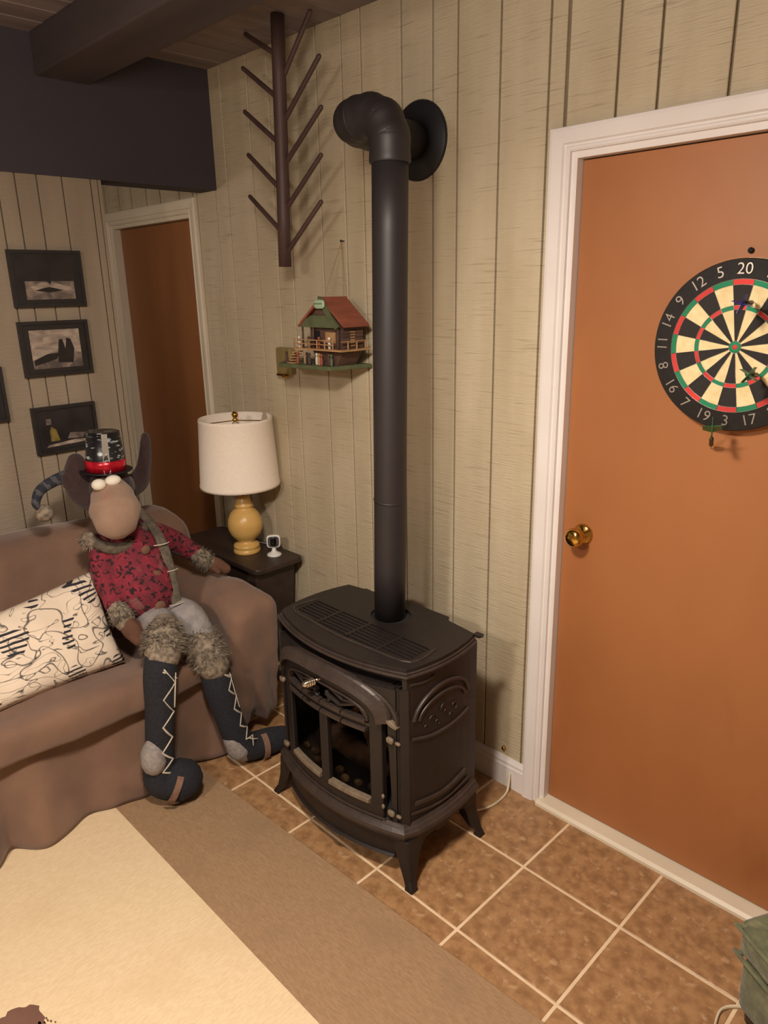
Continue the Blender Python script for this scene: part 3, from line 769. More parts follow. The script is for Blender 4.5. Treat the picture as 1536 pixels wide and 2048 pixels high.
# ------------------------------------------------------------ hanging branch rack
def rack():
    t = thing('hanging_branch_rack', 'dark brown wooden pole with slanting pegs hung from the ceiling', 'hanging rack', (.69, -.16, H))
    a, b = Vector((.638, -.150, 1.778)), Vector((.690, -.165, 2.545))
    mb = MB(); mb.loft([tuple(a)+(.0225,), tuple(a.lerp(b, .5))+(.0225,), tuple(b)+(.0225,)], 20, 2, cap=False); mb.build('pole', 'hanger', t)
    R_ = [((.690, 2.248), (.869, 2.392)), ((.690, 2.123), (.869, 2.250)), ((.683, 1.982), (.859, 2.113)), ((.676, 1.840), (.850, 1.974)), ((.692, 2.372), (.835, 2.520))]
    L_ = [((.629, 2.327), (.462, 2.438)), ((.623, 2.190), (.456, 2.303)), ((.617, 2.046), (.460, 2.164)), ((.614, 1.906), (.452, 2.027)), ((.640, 2.45), (.49, 2.535))]
    for (p, q) in R_+L_:
        mb = MB(); dx = .018 if q[0] < p[0] else -.018
        mb.loft([(p[0]+dx, -.15, p[1]-.012, .0085), (q[0], -.15, q[1], .0078)], 10, 2, cap=True); mb.build('peg', 'hanger', t)
rack()

# ------------------------------------------------------------ hut on a board
def hut():
    t = thing('miniature_cabin', 'tiny rustic cabin with rust red roof on a green board hanging on the wall', 'wall ornament', (.79, -.09, 1.43))
    mb = MB(); mb.prism([(.520, -.07), (.625, -.195), (.895, -.185), (.93, -.012), (.54, -.012)], 'z', 1.428, 1.442); mb.build('base_board', 'hut_green', t, bevel=.002)
    # cabin body
    AX, EL, ER, YF, YB = .850, .738, .952, -.172, -.058
    mb = MB(); mb.prism([(.765, 1.500), (.935, 1.500), (.935, 1.580), (AX, 1.650), (.765, 1.580)], 'y', -.152, YB); cw = mb.build('cabin_wall', 'hut_brown', t)
    for k in range(6):
        mb = MB(); mb.box(.934, .9375, -.150, YB, 1.503+.0125*k, 1.512+.0125*k); mb.build('siding_board', 'hut_brown', cw)
    mb = MB(); mb.box(.785, .818, -.1535, -.152, 1.503, 1.560); mb.build('doorway', 'black', cw)
    mb = MB(); mb.box(.848, .900, -.154, -.152, 1.520, 1.556); mb.build('window', 'hut_tan', cw)
    mb = MB()
    for k in range(6): mb.box(.9375, .9395, -.118+.0*k, -.098, 1.510+.009*k, 1.514+.009*k)
    mb.build('shutter', 'hut_tan', cw, kind='stuff')
    # roof: ridge runs from the front gable back to the wall
    def roof(ex, sgn):
        p = [(AX-sgn*.003, YF, 1.668), (ex, YF, 1.574), (ex, YB+.006, 1.574), (AX-sgn*.003, YB+.006, 1.668)]
        m_ = MB(); m_.add(p+[(a, b, c+.0055) for a, b, c in p], [(0,1,2,3),(4,5,6,7),(0,1,5,4),(1,2,6,5),(2,3,7,6),(3,0,4,7)])
        return m_.build('roof_panel', 'hut_red', t)
    roof(ER+.012, 1); roof(EL-.012, -1)
    mb = MB(); mb.prism([(EL, 1.572), (ER-.02, 1.572), (ER-.02, 1.586), (.905, 1.612), (.795, 1.612), (EL, 1.584)], 'y', YF-.002, YF+.004); mb.build('gable_board', 'hut_green', t)
    mb = MB(); mb.prism([(.800, 1.612), (.900, 1.612), (AX, 1.652)], 'y', YF+.002, YF+.008); mb.build('gable_infill', 'hut_brown', t)
    mb = MB(); mb.prism([(AX-.004, 1.676), (AX+.012, 1.674), (.920, 1.600), (ER-.004, 1.578), (.930, 1.566), (.880, 1.618), (AX-.002, 1.655)], 'y', YF-.008, YF-.002); mb.build('gable_trim', 'hut_green', t)
    mb = MB(); mb.prism([(EL-.012, 1.578), (EL-.006, 1.572), (AX, 1.662), (AX, 1.672)], 'y', YF-.006, YF-.001); mb.build('gable_trim', 'hut_red', t)
    mb = MB(); mb.ball((AX+.010, YF-.014, 1.650), (.028, .004, .015), n=16, e=.6); sg = mb.build('sign', 'hut_mint', t)
    mb = MB(); mb.box(AX-.012, AX+.028, YF-.0195, YF-.0180, 1.6505, 1.6530); mb.build('sign_mark', 'hut_green', sg)
    # deck, railing, steps
    mb = MB(); mb.box(.700, .962, -.182, -.050, 1.494, 1.500); mb.build('deck', 'hut_tan', t)
    mb = MB(); mb.prism([(.80, 1.4425), (.90, 1.4425), (.935, 1.494), (.77, 1.494)], 'y', -.150, -.06); mb.build('deck_foundation', 'hut_brown', t)
    for k in range(6):
        x_ = .704+.042*k
        mb = MB(); mb.box(x_-.002, x_+.002, -.181, -.177, 1.500, 1.530); mb.build('rail_post', 'hut_tan', t)
    for k in range(3):
        mb = MB(); mb.box(.956, .960, -.150+.04*k, -.146+.04*k, 1.500, 1.528); mb.build('rail_post', 'hut_tan', t)
    for z_ in (1.514, 1.528):
        mb = MB(); mb.box(.698, .918, -.1815, -.177, z_, z_+.003); mb.build('hand_rail', 'hut_tan', t)
    mb = MB(); mb.box(.9565, .9605, -.18, -.06, 1.526, 1.529); mb.build('hand_rail', 'hut_tan', t)
    for x_ in (.742, .800, .930):
        mb = MB(); mb.loft([(x_, -.168, 1.500, .0035), (x_, -.168, 1.574, .0035)], 8, 1, cap=False); mb.build('porch_post', 'hut_brown', t)
    mb = MB()
    for k in range(5): mb.box(.664+.009*k, .700+.004*k, -.186, -.150, 1.4425+.010*k, 1.447+.010*k)
    mb.build('steps', 'hut_tan', t)
    for k, m_ in enumerate(['hut_brown', 'hut_tan', 'stripe_b', 'hut_red', 'hut_tan', 'stripe_a', 'hut_brown', 'eye', 'hut_tan', 'hut_red', 'hut_brown', 'hut_green']):
        x_ = .650+.022*k; y_ = (-.176, -.160, -.168)[k % 3]; z_ = 1.4425
        mb = MB(); mb.loft([(x_, y_, z_+.004, .0055), (x_, y_, z_+.020, .006), (x_, y_, z_+.028, .0035)], 8, 2); mb.ball((x_, y_, z_+.036), .006, n=8); mb.build('figurine', m_, t)
    for k, m_ in enumerate(['eye', 'hut_brown', 'hut_red', 'eye']):
        x_ = .716+.055*k; mb = MB(); mb.loft([(x_, -.165, 1.503, .005), (x_, -.165, 1.522, .006)], 8, 2); mb.ball((x_, -.165, 1.535), .006, n=8); mb.build('figurine', m_, t)
    mb = MB(); mb.ball((.572, -.075, 1.455), (.013, .012, .014), n=12, e=.8); mb.build('shrub', 'stripe_a', t)
    # hanging strings and nail
    mb = MB(); n_ = (.792, -.014, 1.858)
    for q in ((AX-.012, YF+.03, 1.674), (AX+.004, YB-.01, 1.674)): mb.loft([n_+(.0012,), q+(.0012,)], 5, 1)
    mb.build('hanging_string', 'hut_tan', t)
    mb = MB(); mb.lathe([(.0001, -.018), (.004, -.018), (.004, -.015), (.0016, -.015), (.0016, -.0005)], (.792, 0, 1.860), 8, 'y'); mb.build('nail', 'black', t)
hut()
def wallbox():
    t = thing('chime_box', 'small beige brass box fixed to the wall left of the cabin ornament', 'wall box', (.43, 0, 1.42))
    mb = MB(); mb.box(.384, .478, -.030, -.0002, 1.372, 1.478); mb.build('cover', 'beige_box', t, bevel=.006)
    mb = MB(); mb.box(.392, .470, -.036, -.030, 1.366, 1.374); mb.ball((.436, -.028, 1.366), (.020, .010, .010), n=12); mb.build('lower_lip', 'brass', t)
wallbox()

# ------------------------------------------------------------ pictures on the left wall
def picture(y0, y1, z0, z1, lab, patches, field):
    t = thing('framed_photo', lab, 'picture', (.0, (y0+y1)/2, z0), group='black framed photographs on the left wall')
    fw = .012
    mb = MB()
    for (a, b, c, d) in ((y0, y1, z0, z0+fw), (y0, y1, z1-fw, z1), (y0, y0+fw, z0+fw, z1-fw), (y1-fw, y1, z0+fw, z1-fw)): mb.box(.0003, .018, a, b, c, d)
    mb.build('frame', 'frame', t)
    mb = MB(); mb.box(.0003, .010, y0+fw, y1-fw, z0+fw, z1-fw); mb.build('mat_board', 'frame', t)
    mb = MB(); W, Hh = y1-y0, z1-z0
    mats = ['photo_dark', 'photo_mid', 'photo_light', 'photo_yellow']
    for k, (mi, pts) in enumerate(patches):
        P = [(y0+a*W, z0+b*Hh) for a, b in pts]; mb.prism(P, 'x', .0101, .0104+.0002*k, mi)
    mb.build('print', mats, t)
    return t
R4 = lambda a, b, c, d: [(a, c), (b, c), (b, d), (a, d)]
picture(-.877, -.619, 1.655, 1.852, 'black framed dark photo with pale strip of ground, top of the wall column',
    [(0, R4(.10, .88, .12, .90)), (1, R4(.18, .86, .14, .46)), (2, [(.25, .36), (.40, .44), (.62, .42), (.80, .36), (.84, .28), (.50, .30), (.30, .28)]), (0, [(.52, .40), (.60, .60), (.56, .62), (.48, .46)]), (0, [(.30, .30), (.5, .36), (.7, .30), (.5, .26)])], 0)
picture(-.880, -.627, 1.409, 1.607, 'black framed grey photo with two dark figures, middle of the wall column',
    [(2, R4(.14, .86, .14, .84)), (1, [(.14, .14), (.86, .14), (.86, .40), (.60, .44), (.40, .42), (.14, .30)]), (0, [(.50, .24), (.72, .22), (.76, .48), (.72, .66), (.66, .68), (.63, .48), (.60, .66), (.55, .66), (.52, .46)]), (0, [(.16, .20), (.48, .30), (.55, .42), (.35, .40), (.16, .30)])], 0)
picture(-.881, -.641, 1.119, 1.298, 'black framed night photo with a yellow clad figure, lowest of the wall column',
    [(0, R4(.10, .90, .10, .90)), (2, [(.16, .14), (.88, .18), (.88, .22), (.60, .24), (.20, .19)]), (3, [(.24, .26), (.38, .26), (.34, .50), (.27, .58), (.24, .48)]), (1, [(.20, .62), (.28, .62), (.28, .74), (.20, .74)]), (1, [(.50, .28), (.74, .26), (.82, .36), (.55, .40)])], 0)
picture(-1.21, -.957, 1.262, 1.458, 'black framed photo at the left edge, left of the wall column',
    [(0, R4(.10, .90, .10, .90)), (1, R4(.16, .80, .16, .5))], 0)

# ------------------------------------------------------------ sofa
def rbox(mb, c, s, e=.35, n=48, m=24, fn=None):
    """super-ellipsoid block with half sizes s; fn deforms"""
    v = []; f = []
    for i in range(m+1):
        a = PI*i/m-PI/2
        for k in range(n):
            b = 2*PI*k/n
            d = (math.cos(a), math.cos(a), math.sin(a)); q = (math.cos(b), math.sin(b), 1)
            p = [0, 0, 0]
            p[0] = s[0]*abs(d[0])**e*math.copysign(abs(q[0])**e, q[0])
            p[1] = s[1]*abs(d[1])**e*math.copysign(abs(q[1])**e, q[1])
            p[2] = s[2]*math.copysign(abs(d[2])**e, d[2])
            p = [p[j]+c[j] for j in range(3)]
            v.append(fn(p) if fn else tuple(p))
    for i in range(m):
        for k in range(n): f.append([i*n+k, i*n+(k+1) % n, (i+1)*n+(k+1) % n, (i+1)*n+k])
    mb.add(v, f, 0, True); return mb
def fine_box(x0, x1, y0, y1, z0, z1, r=.04, step=.03, fn=None):
    """gridded box with rounded edges (sphere-swept), for cloth"""
    bm = bmesh.new(); bmesh.ops.create_cube(bm, size=1)
    sx, sy, sz = x1-x0, y1-y0, z1-z0; cx, cy, cz = (x0+x1)/2, (y0+y1)/2, (z0+z1)/2
    bm.free(); mb = MB()
    ns = [max(2, int(s/step)) for s in (sx, sy, sz)]
    def P(u, v, w_):
        p = Vector((-.5+u, -.5+v, -.5+w_)); p = Vector((p.x*sx, p.y*sy, p.z*sz))
        core = Vector([max(-(s/2-r), min(s/2-r, q)) for s, q in zip((sx, sy, sz), p)])
        d = p-core
        if d.length > 1e-9: p = core+d.normalized()*r if max(abs(d.x), abs(d.y), abs(d.z)) > 0 else p
        q = (p.x+cx, p.y+cy, p.z+cz)
        return fn(q) if fn else q
    def face(fu, na, nb):
        v = [fu(i/na, j/nb) for i in range(na+1) for j in range(nb+1)]
        f = [[i*(nb+1)+j, (i+1)*(nb+1)+j, (i+1)*(nb+1)+j+1, i*(nb+1)+j+1] for i in range(na) for j in range(nb)]
        mb.add(v, f, 0, True)
    for e in (0, 1):
        face(lambda a, b: P(a, b, e), ns[0], ns[1]); face(lambda a, b: P(a, e, b), ns[0], ns[2]); face(lambda a, b: P(e, a, b), ns[1], ns[2])
    return mb
def sofa():
    t = thing('slipcovered_sofa', 'brown suede slipcovered sofa with skirt against the picture wall', 'sofa', (.35, -1.2, 0))
    Y0, Y1 = -2.35, -.33
    # carcass
    mb = fine_box(.06, .64, Y0+.02, Y1-.01, .05, .34, .03, .06); mb.build('base', 'sofa', t)
    def back(p):
        x, y, z = p; lean = (z-.40)*(-.30); x += lean
        z += .010*math.sin(y*5+1)-.05*max(0, (y+.52)/.12)**2*max(0, (z-.5)/.4)
        return (x, y, z)
    mb = fine_box(.165, .37, Y0+.10, Y1-.07, .30, .868, .070, .025, back); o = mb.build('backrest', 'sofa', t); displace(o, .022, .20)
    # seat cushion
    def seat(p):
        x, y, z = p
        z += .010*math.sin(y*4.2)*(1 if z > .40 else .3)-.022*math.exp(-((x-.52)**2+(y+.78)**2)/.03)*(z > .42)
        x += .010*math.sin(y*9+z*12)*(x > .6)
        return (x, y, z)
    mb = fine_box(.31, .728, Y0+.24, -.550, .340, .462, .042, .022, seat); o = mb.build('seat_cushion', 'sofa', t); displace(o, .018, .13)
    # arms
    for k, (ya, yb_) in enumerate(((-.545, Y1-.005), (Y0+.005, Y0+.25))):
        def arm(p):
            x, y, z = p
            hi = max(0, min(1, (z-.15)/.4)); z += hi*(-.030*(x-.2)/.5+.004*math.sin(x*14)-.022*max(0, (-.44-y)/.1))
            lo = max(0, .42-z)/.4
            if x > .5: x += lo*(.016*math.sin(y*75+z*9)+.010*math.sin(z*26+y*20))-.05*lo*lo
            z += .02*(1+math.sin(y*40+x*30))*max(0, 1-z/.16)
            y += hi*.006*math.sin(x*11)
            return (x, y, z)
        mb = fine_box(.10, .722, ya, yb_, .034, .622, .048, .018, arm); o = mb.build('armrest', 'sofa', t); displace(o, .024, .11)
    # skirt : wavy cloth curtain round front and right end
    mb = MB(); path = []
    L = [(.640, Y0-.01), (.640, -.520), (.640, -.520)]
    n1, n2 = 260, 0
    for i in range(n1+1): path.append((L[0][0], L[0][1]+(L[1][1]-L[0][1])*i/n1, (1, 0)))
    for i in range(1, n2+1): path.append((L[1][0]+(L[2][0]-L[1][0])*i/n2, L[1][1], (0, 1)))
    rows = 14; v = []
    for i, (x, y, nrm) in enumerate(path):
        s_ = i*.0078
        for j in range(rows+1):
            q = j/rows; z = .352*(1-q)+.0095*q
            amp = .004+.021*q
            w1 = math.sin(s_*21+1.3*math.sin(s_*6))*amp+math.sin(s_*47+q*3)*.004*q+.010*q*noise.noise((s_*3, q*2, 1))
            fold = .020*math.exp(-((q-.5-.3*math.sin(s_*5))/.12)**2)*max(0, math.sin(s_*9))
            step = -.022*q*math.exp(-((y+1.36)/.03)**2) if nrm[0] else 0
            extra = .018+.02*q
            if nrm[0] and y > -.52: extra += .062*min(1, (y+.52)/.08)*(1-.55*q)+.016*math.sin(q*9+(y+.5)*26)*q
            z2 = z+(.010*math.sin(s_*13) if j == rows else 0)*0
            if nrm[0] and y > -.56: z2 += q*.020*(1+math.sin(s_*30))*min(1, (y+.56)/.1)
            v.append((x+nrm[0]*(w1+fold+extra+step), y+nrm[1]*(w1+.012+.01*q), z2))
    N = len(path); f = [[i*(rows+1)+j, (i+1)*(rows+1)+j, (i+1)*(rows+1)+j+1, i*(rows+1)+j+1] for i in range(N-1) for j in range(rows)]
    mb.add(v, f, 0, True); o = mb.build('skirt', 'sofa', t)
    sd = o.modifiers.new('thick', 'SOLIDIFY'); sd.thickness = .004
sofa()

def pillow():
    t = D.objects
    mb = MB(); n = 28; top = []; bot = []
    # corners in world: lower-right, upper-right, upper-left, lower-left
    A, B, C_, E_ = Vector((.565, -.888, .468)), Vector((.40, -.885, .768)), Vector((.40, -1.44, .690)), Vector((.60, -1.44, .470))
    for sgn in (1, -1):
        v = []
        for i in range(n+1):
            for j in range(n+1):
                u, w_ = i/n, j/n
                p = (A*(1-u)+E_*u)*(1-w_)+(B*(1-u)+C_*u)*w_
                nr = (E_-A).cross(B-A).normalized()
                if nr.x < 0: nr = -nr
                bulge = (max(0, (1-(2*u-1)**4))*max(0, (1-(2*w_-1)**4)))**.5
                pin = .03*(math.sin(PI*u)*(1 if False else 0))
                cen = (A+B+C_+E_)/4
                edge = 1-.055*(math.sin(PI*u)*abs(2*w_-1)+math.sin(PI*w_)*abs(2*u-1))
                p = cen+(p-cen)*edge
                wr = .006*noise.noise(p*18)
                v.append(p+nr*sgn*(.058*bulge)+nr*wr*bulge)
        f = [[i*(n+1)+j, (i+1)*(n+1)+j, (i+1)*(n+1)+j+1, i*(n+1)+j+1] for i in range(n) for j in range(n)]
        mb.add(v, f, 0, True)
    o = mb.build('throw_pillow', 'pillow')
    tag(o, 'cream throw pillow printed with black flourishes lying on the sofa seat', 'pillow')
pillow()

# ------------------------------------------------------------ end table, lamp, indoor camera
def table():
    TZ = .600
    t = thing('end_table', 'dark espresso end table in the corner behind the sofa arm', 'table', (.16, -.13, 0))
    def slab(x0, x1, y0, y1, r, z0, z1):
        p = []
        for cx, cy, a0 in ((x1-r, y0+r, -PI/2), (x1-r, y1-r, 0), (x0+r, y1-r, PI/2), (x0+r, y0+r, PI)):
            for k in range(6): a = a0+PI/2*k/5; p.append((cx+r*math.cos(a), cy+r*math.sin(a)))
        mb = MB(); mb.prism(p, 'z', z0, z1); return mb
    slab(-.15, .487, -.268, -.020, .03, TZ-.022, TZ).build('table_top', 'wood_dark', t, bevel=.004)
    mb = MB(); mb.prism([(-.10, .02), (.385, .02), (.445, TZ-.022), (-.12, TZ-.022)], 'y', -.245, -.04); mb.build('cabinet_body', 'wood_dark', t, bevel=.003)
    mb = MB(); mb.box(-.105, .385, -.25, -.035, 0, .03); mb.build('plinth', 'wood_dark', t)
    # lamp
    l = thing('table_lamp', 'turned honey wood table lamp with white drum shade on the end table', 'lamp', (.255, -.150, TZ))
    lx, ly = .250, -.150
    mb = MB(); mb.lathe([(.0001, TZ), (.058, TZ), (.059, TZ+.006), (.057, TZ+.016), (.052, TZ+.020), (.058, TZ+.024), (.055, TZ+.036), (.044, TZ+.042), (.030, TZ+.050),
        (.046, TZ+.062), (.064, TZ+.082), (.074, TZ+.108), (.0755, TZ+.130), (.071, TZ+.155), (.060, TZ+.178), (.044, TZ+.194), (.036, TZ+.200), (.036, TZ+.206), (.041, TZ+.209), (.041, TZ+.216), (.036, TZ+.224), (.028, TZ+.246), (.026, TZ+.254), (.0001, TZ+.256)], (lx, ly, 0), 36)
    mb.build('lamp_base', 'honey', l)
    mb = MB(); mb.lathe([(.007, TZ+.25), (.007, TZ+.34), (.016, TZ+.345), (.016, TZ+.40), (.0001, TZ+.405)], (lx, ly, 0), 16); mb.build('lamp_stem', 'brass', l)
    mb = MB(); mb.lathe([(.0001, TZ+.392), (.016, TZ+.40), (.030, TZ+.44), (.031, TZ+.458), (.020, TZ+.482), (.0001, TZ+.490)], (lx, ly, 0), 20); mb.build('light_bulb', 'white', l)
    z0, z1 = TZ+.300, TZ+.592
    sx = lx-.012
    mb = MB(); mb.lathe([(.170, z0), (.1705, z0+.012), (.1685, z0+.014), (.154, z1-.014), (.1545, z1-.012), (.153, z1), (.1505, z1), (.1675, z0), (.170, z0)], (sx, ly, 0), 64, close=False); mb.build('lamp_shade', 'shade', l)
    mb = MB()
    for k in range(3):
        a = .5+2*PI*k/3; mb.loft([(sx+.0, ly, z1-.012, .0022), (sx+.151*math.cos(a), ly+.151*math.sin(a), z1-.008, .0022)], 8, 1)
    mb.loft([(lx+.02, ly, TZ+.36, .0018), (lx+.052, ly, TZ+.43, .0018), (lx+.04, ly, z1-.05, .0018), (sx, ly, z1-.012, .0018)], 6, 5)
    mb.loft([(lx-.02, ly, TZ+.36, .0018), (lx-.058, ly, TZ+.43, .0018), (lx-.05, ly, z1-.05, .0018), (sx, ly, z1-.012, .0018)], 6, 5)
    mb.lathe([(.012, z1-.014), (.014, z1-.008), (.007, z1-.002), (.013, z1+.006), (.0145, z1+.014), (.009, z1+.024), (.0001, z1+.027)], (sx, ly, 0), 16)
    mb.build('harp_and_finial', 'brass', l)
    # indoor camera
    c = thing('indoor_camera', 'small white indoor camera with black lens face beside the lamp', 'camera', (.375, -.085, TZ))
    cx, cy = .382, -.100
    mb = MB(); mb.lathe([(.0001, TZ), (.031, TZ), (.032, TZ+.004), (.028, TZ+.009), (.014, TZ+.016), (.009, TZ+.024), (.009, TZ+.036), (.0001, TZ+.037)], (cx, cy, 0), 28); mb.build('stand', 'white', c)
    d = Vector((.78, -.60, .12)).normalized(); rot = d.to_track_quat('Z', 'Y').to_matrix()
    u = rot @ Vector((1, 0, 0)); 
    ctr = Vector((cx, cy, TZ+.064))
    def body(mb, half, off, th, e, mi=0, col=None):
        mb.ball(ctr+d*off, (half[0], half[1], th), n=32, e=e, rot=rot)
    zz = Vector((0, 0, 1)); rx = zz.cross(d).normalized(); ry = d.cross(rx)
    rot = Matrix((rx, ry, d)).transposed()
    mb = MB(); mb.ball(ctr, (.030, .028, .014), n=32, e=.45, rot=rot); mb.build('housing', 'white', c)
    mb = MB(); mb.ball(ctr+d*.0125, (.024, .023, .003), n=24, e=.5, rot=rot); mb.build('face_plate', 'stripe_b', c)
    mb = MB(); mb.ball(ctr+d*.0145, (.013, .021, .004), n=24, e=.6, rot=rot); mb.build('lens', 'lens', c)
    mb = MB(); mb.loft([(cx-.02, cy+.01, TZ+.055, .0016), (cx-.05, cy+.02, TZ+.045, .0016), (lx+.03, -.06, TZ+.018, .0016), (lx-.10, -.05, TZ+.003, .0016), (lx-.2, -.04, TZ+.002, .0016)], 6, 6)
    tag(mb.build('camera_cable', 'white'), 'thin white cable lying behind the lamp on the table', 'cable')
    # outlet cords by the wall
    t2 = thing('plug_adapter', 'white plug adapter on the wall between table and stove', 'plug', (.72, 0, .33))
    mb = MB(); mb.box(.66, .735, -.008, -.0002, .27, .385); mb.build('wall_plate', 'trim2', t2, bevel=.003)
    mb = MB(); mb.box(.675, .715, -.05, -.0082, .30, .345); mb.build('adapter', 'white', t2, bevel=.004)
    mb = MB(); mb.loft([(.695, -.05, .31, .0025), (.70, -.07, .22, .0025), (.66, -.05, .10, .0025), (.60, -.04, .005, .0025), (.50, -.025, .004, .0025)], 6, 6); mb.build('cord', 'cord', t2)
table()
def cable():
    t = thing('power_cord', 'ivory cord running from the baseboard across the tiles behind the stove', 'cord', (1.58, -.05, 0))
    mb = MB(); mb.loft([(1.585, -.0185, .062, .0042), (1.588, -.026, .035, .0042), (1.594, -.045, .007, .0042), (1.600, -.10, .0044, .0042), (1.592, -.155, .0044, .0042), (1.56, -.21, .0044, .0042), (1.48, -.28, .0044, .0042), (1.38, -.36, .0044, .0042)], 8, 6); mb.build('cord', 'cord', t)
    mb = MB(); mb.lathe([(.0001, -.008), (.006, -.008), (.009, -.0002), (.0001, -.0002)], (1.545, 0, .140), 12, 'y'); mb.build('wall_jack', 'brass', t)
cable()

# ------------------------------------------------------------ dartboard and darts
def dartboard():
    C_ = Vector((2.170, .026, 1.548)); R_ = .200; s = R_/.2255
    t = thing('dartboard', 'round numbered dartboard with red and green rings hanging on the orange door', 'dartboard', (C_.x, .026, C_.z))
    yF = -.008
    mb = MB(); mb.lathe([(.0001, .0275), (R_*.97, .0275), (R_, .022), (R_, yF+.004), (R_*.985, yF), (.0001, yF)], (C_.x, 0, C_.z), 80, 'y'); mb.build('board', 'dart_black', t)
    mb = MB(); mb.lathe([(R_*1.004, .0277), (R_*1.004, .020), (R_*.99, .024)], (C_.x, 0, C_.z), 60, 'y'); mb.build('rim', 'dart_cream', t)
    rings = [(.0159, .097), (.097, .108), (.108, .160), (.160, .174)]
    names = [['bed', 'treble', 'bed', 'double']]
    tilt = -.015
    for k in range(20):
        a0, a1 = PI/2-(k-.5)*PI/10+tilt, PI/2-(k+.5)*PI/10+tilt
        for q, (r0, r1) in enumerate(rings):
            ring = q in (1, 3)
            m_ = ('dart_red' if k % 2 == 0 else 'dart_green') if ring else ('dart_black' if k % 2 == 0 else 'dart_cream')
            r0, r1 = r0*s, r1*s*1.0
            if q == 3: r1 = .174*s; 
            v = []
            for i in range(5):
                a = a0+(a1-a0)*i/4
                for r_ in (r0, r1): 
                    for y_ in (yF, yF-.0012): v.append((C_.x+r_*math.cos(a), y_, C_.z+r_*math.sin(a)))
            f = []
            for i in range(4):
                b, c = i*4, i*4+4; f += [[b+1, c+1, c+3, b+3], [b, b+1, c+1, c], [b+2, c+2, c+3, b+3]]
            f += [[0, 2, 3, 1], [16, 17, 19, 18]]
            mb = MB(); mb.add(v, f); mb.build(('bed', 'treble_segment', 'bed', 'double_segment')[q], m_, t)
    for r0, r1, m_, nm in ((.00635, .0159, 'dart_green', 'outer_bull'), (0, .00635, 'dart_red', 'bullseye')):
        mb = MB(); mb.lathe([(max(r0*s, .0001), yF-.0014), (r1*s, yF-.0014), (r1*s, yF)], (C_.x, 0, C_.z), 32, 'y', close=False); mb.build(nm, m_, t)
    mb = MB()
    for r_ in (.0159, .097, .108, .160, .174):
        P = [(C_.x+r_*s*math.cos(2*PI*i/60), yF-.0018, C_.z+r_*s*math.sin(2*PI*i/60), .0005) for i in range(61)]; mb.loft(P, 4, 1, cap=False)
    for k in range(20):
        a = PI/2-(k+.5)*PI/10+tilt; mb.loft([(C_.x+.0159*s*math.cos(a), yF-.0018, C_.z+.0159*s*math.sin(a), .0005), (C_.x+.176*s*math.cos(a), yF-.0018, C_.z+.176*s*math.sin(a), .0005)], 4, 1, cap=False)
    mb.build('wire_spider', 'wire', t)
    order = [20, 1, 18, 4, 13, 6, 10, 15, 2, 17, 3, 19, 7, 16, 8, 11, 14, 9, 12, 5]
    dg = None
    for k, num in enumerate(order):
        cu = D.curves.new('number', 'FONT'); cu.body = str(num); cu.size = .037; cu.align_x = 'CENTER'; cu.align_y = 'CENTER'; cu.extrude = .0006; cu.offset = -.0002; cu.resolution_u = 3
        o = D.objects.new('tmp', cu); COL.objects.link(o); bpy.context.view_layer.update()
        me = D.meshes.new_from_object(o.evaluated_get(bpy.context.evaluated_depsgraph_get())); D.objects.remove(o)
        me.materials.clear(); me.materials.append(M['wire'])
        a = PI/2-k*PI/10+tilt; r_ = .1985*s
        rot = a-PI/2 if math.sin(a) > -.35 else a+PI/2
        mt = Matrix.Translation((C_.x+r_*math.cos(a), yF-.0016, C_.z+r_*math.sin(a))) @ Matrix.Rotation(-rot, 4, 'Y') @ Matrix.Rotation(PI/2, 4, 'X')
        me.transform(mt); me.name = 'number'
        q = D.objects.new('number', me); COL.objects.link(q); q.parent = t; q.matrix_parent_inverse = Matrix.Translation(-t.location)
    # darts
    def dart(tip, ang, lab, flight, length=.13, tiltv=(0, -1, 0), roll=.4):
        d = Vector(tiltv).normalized(); tp = Vector(tip)
        t2 = thing('dart', lab, 'dart', tip, group='darts in the dartboard')
        def P(q, r_): p = tp+d*q; return (p.x, p.y, p.z, r_)
        mb = MB(); mb.loft([P(-.004, .0006), P(.028, .0012)], 8, 1, cap=False); mb.build('point', 'wire', t2)
        mb = MB(); mb.loft([P(.024, .003), P(.030, .0055), P(.072, .0055), P(.080, .003)], 10, 2, cap=False); mb.build('barrel', 'grip', t2)
        mb = MB(); mb.loft([P(.074, .0022), P(length, .0016)], 8, 1, cap=False); mb.build('shaft', flight, t2)
        u = d.orthogonal().normalized()
        for k in range(4):
            u2 = Matrix.Rotation(roll+k*PI/2, 3, d) @ u; nn = d.cross(u2)*.0004
            a_, b_, c_, e_ = tp+d*(length-.046), tp+d*(length-.028)+u2*.021, tp+d*(length+.002)+u2*.021, tp+d*(length-.004)
            mb = MB(); V = [a_, b_, c_, e_]; mb.add([p-nn for p in V]+[p+nn for p in V], [(0,1,2,3),(4,5,6,7),(0,1,5,4),(1,2,6,5),(2,3,7,6),(3,0,4,7)]); mb.build('flight', flight, t2)
    dart((2.202, yF, 1.650), 0, 'blue flighted dart stuck high in the dartboard near the treble ring', 'dart_blue', .12, (.10, -1, .0), .5)
    dart((2.232, yF, 1.487), 0, 'green flighted dart stuck low right of the bullseye', 'green_flight', .12, (.12, -1, .10), .2)
    dart((2.128, .026, 1.292), 0, 'green flighted dart stuck in the door just below the dartboard', 'green_flight', .165, (.36, -1, .62), .9)
dartboard()

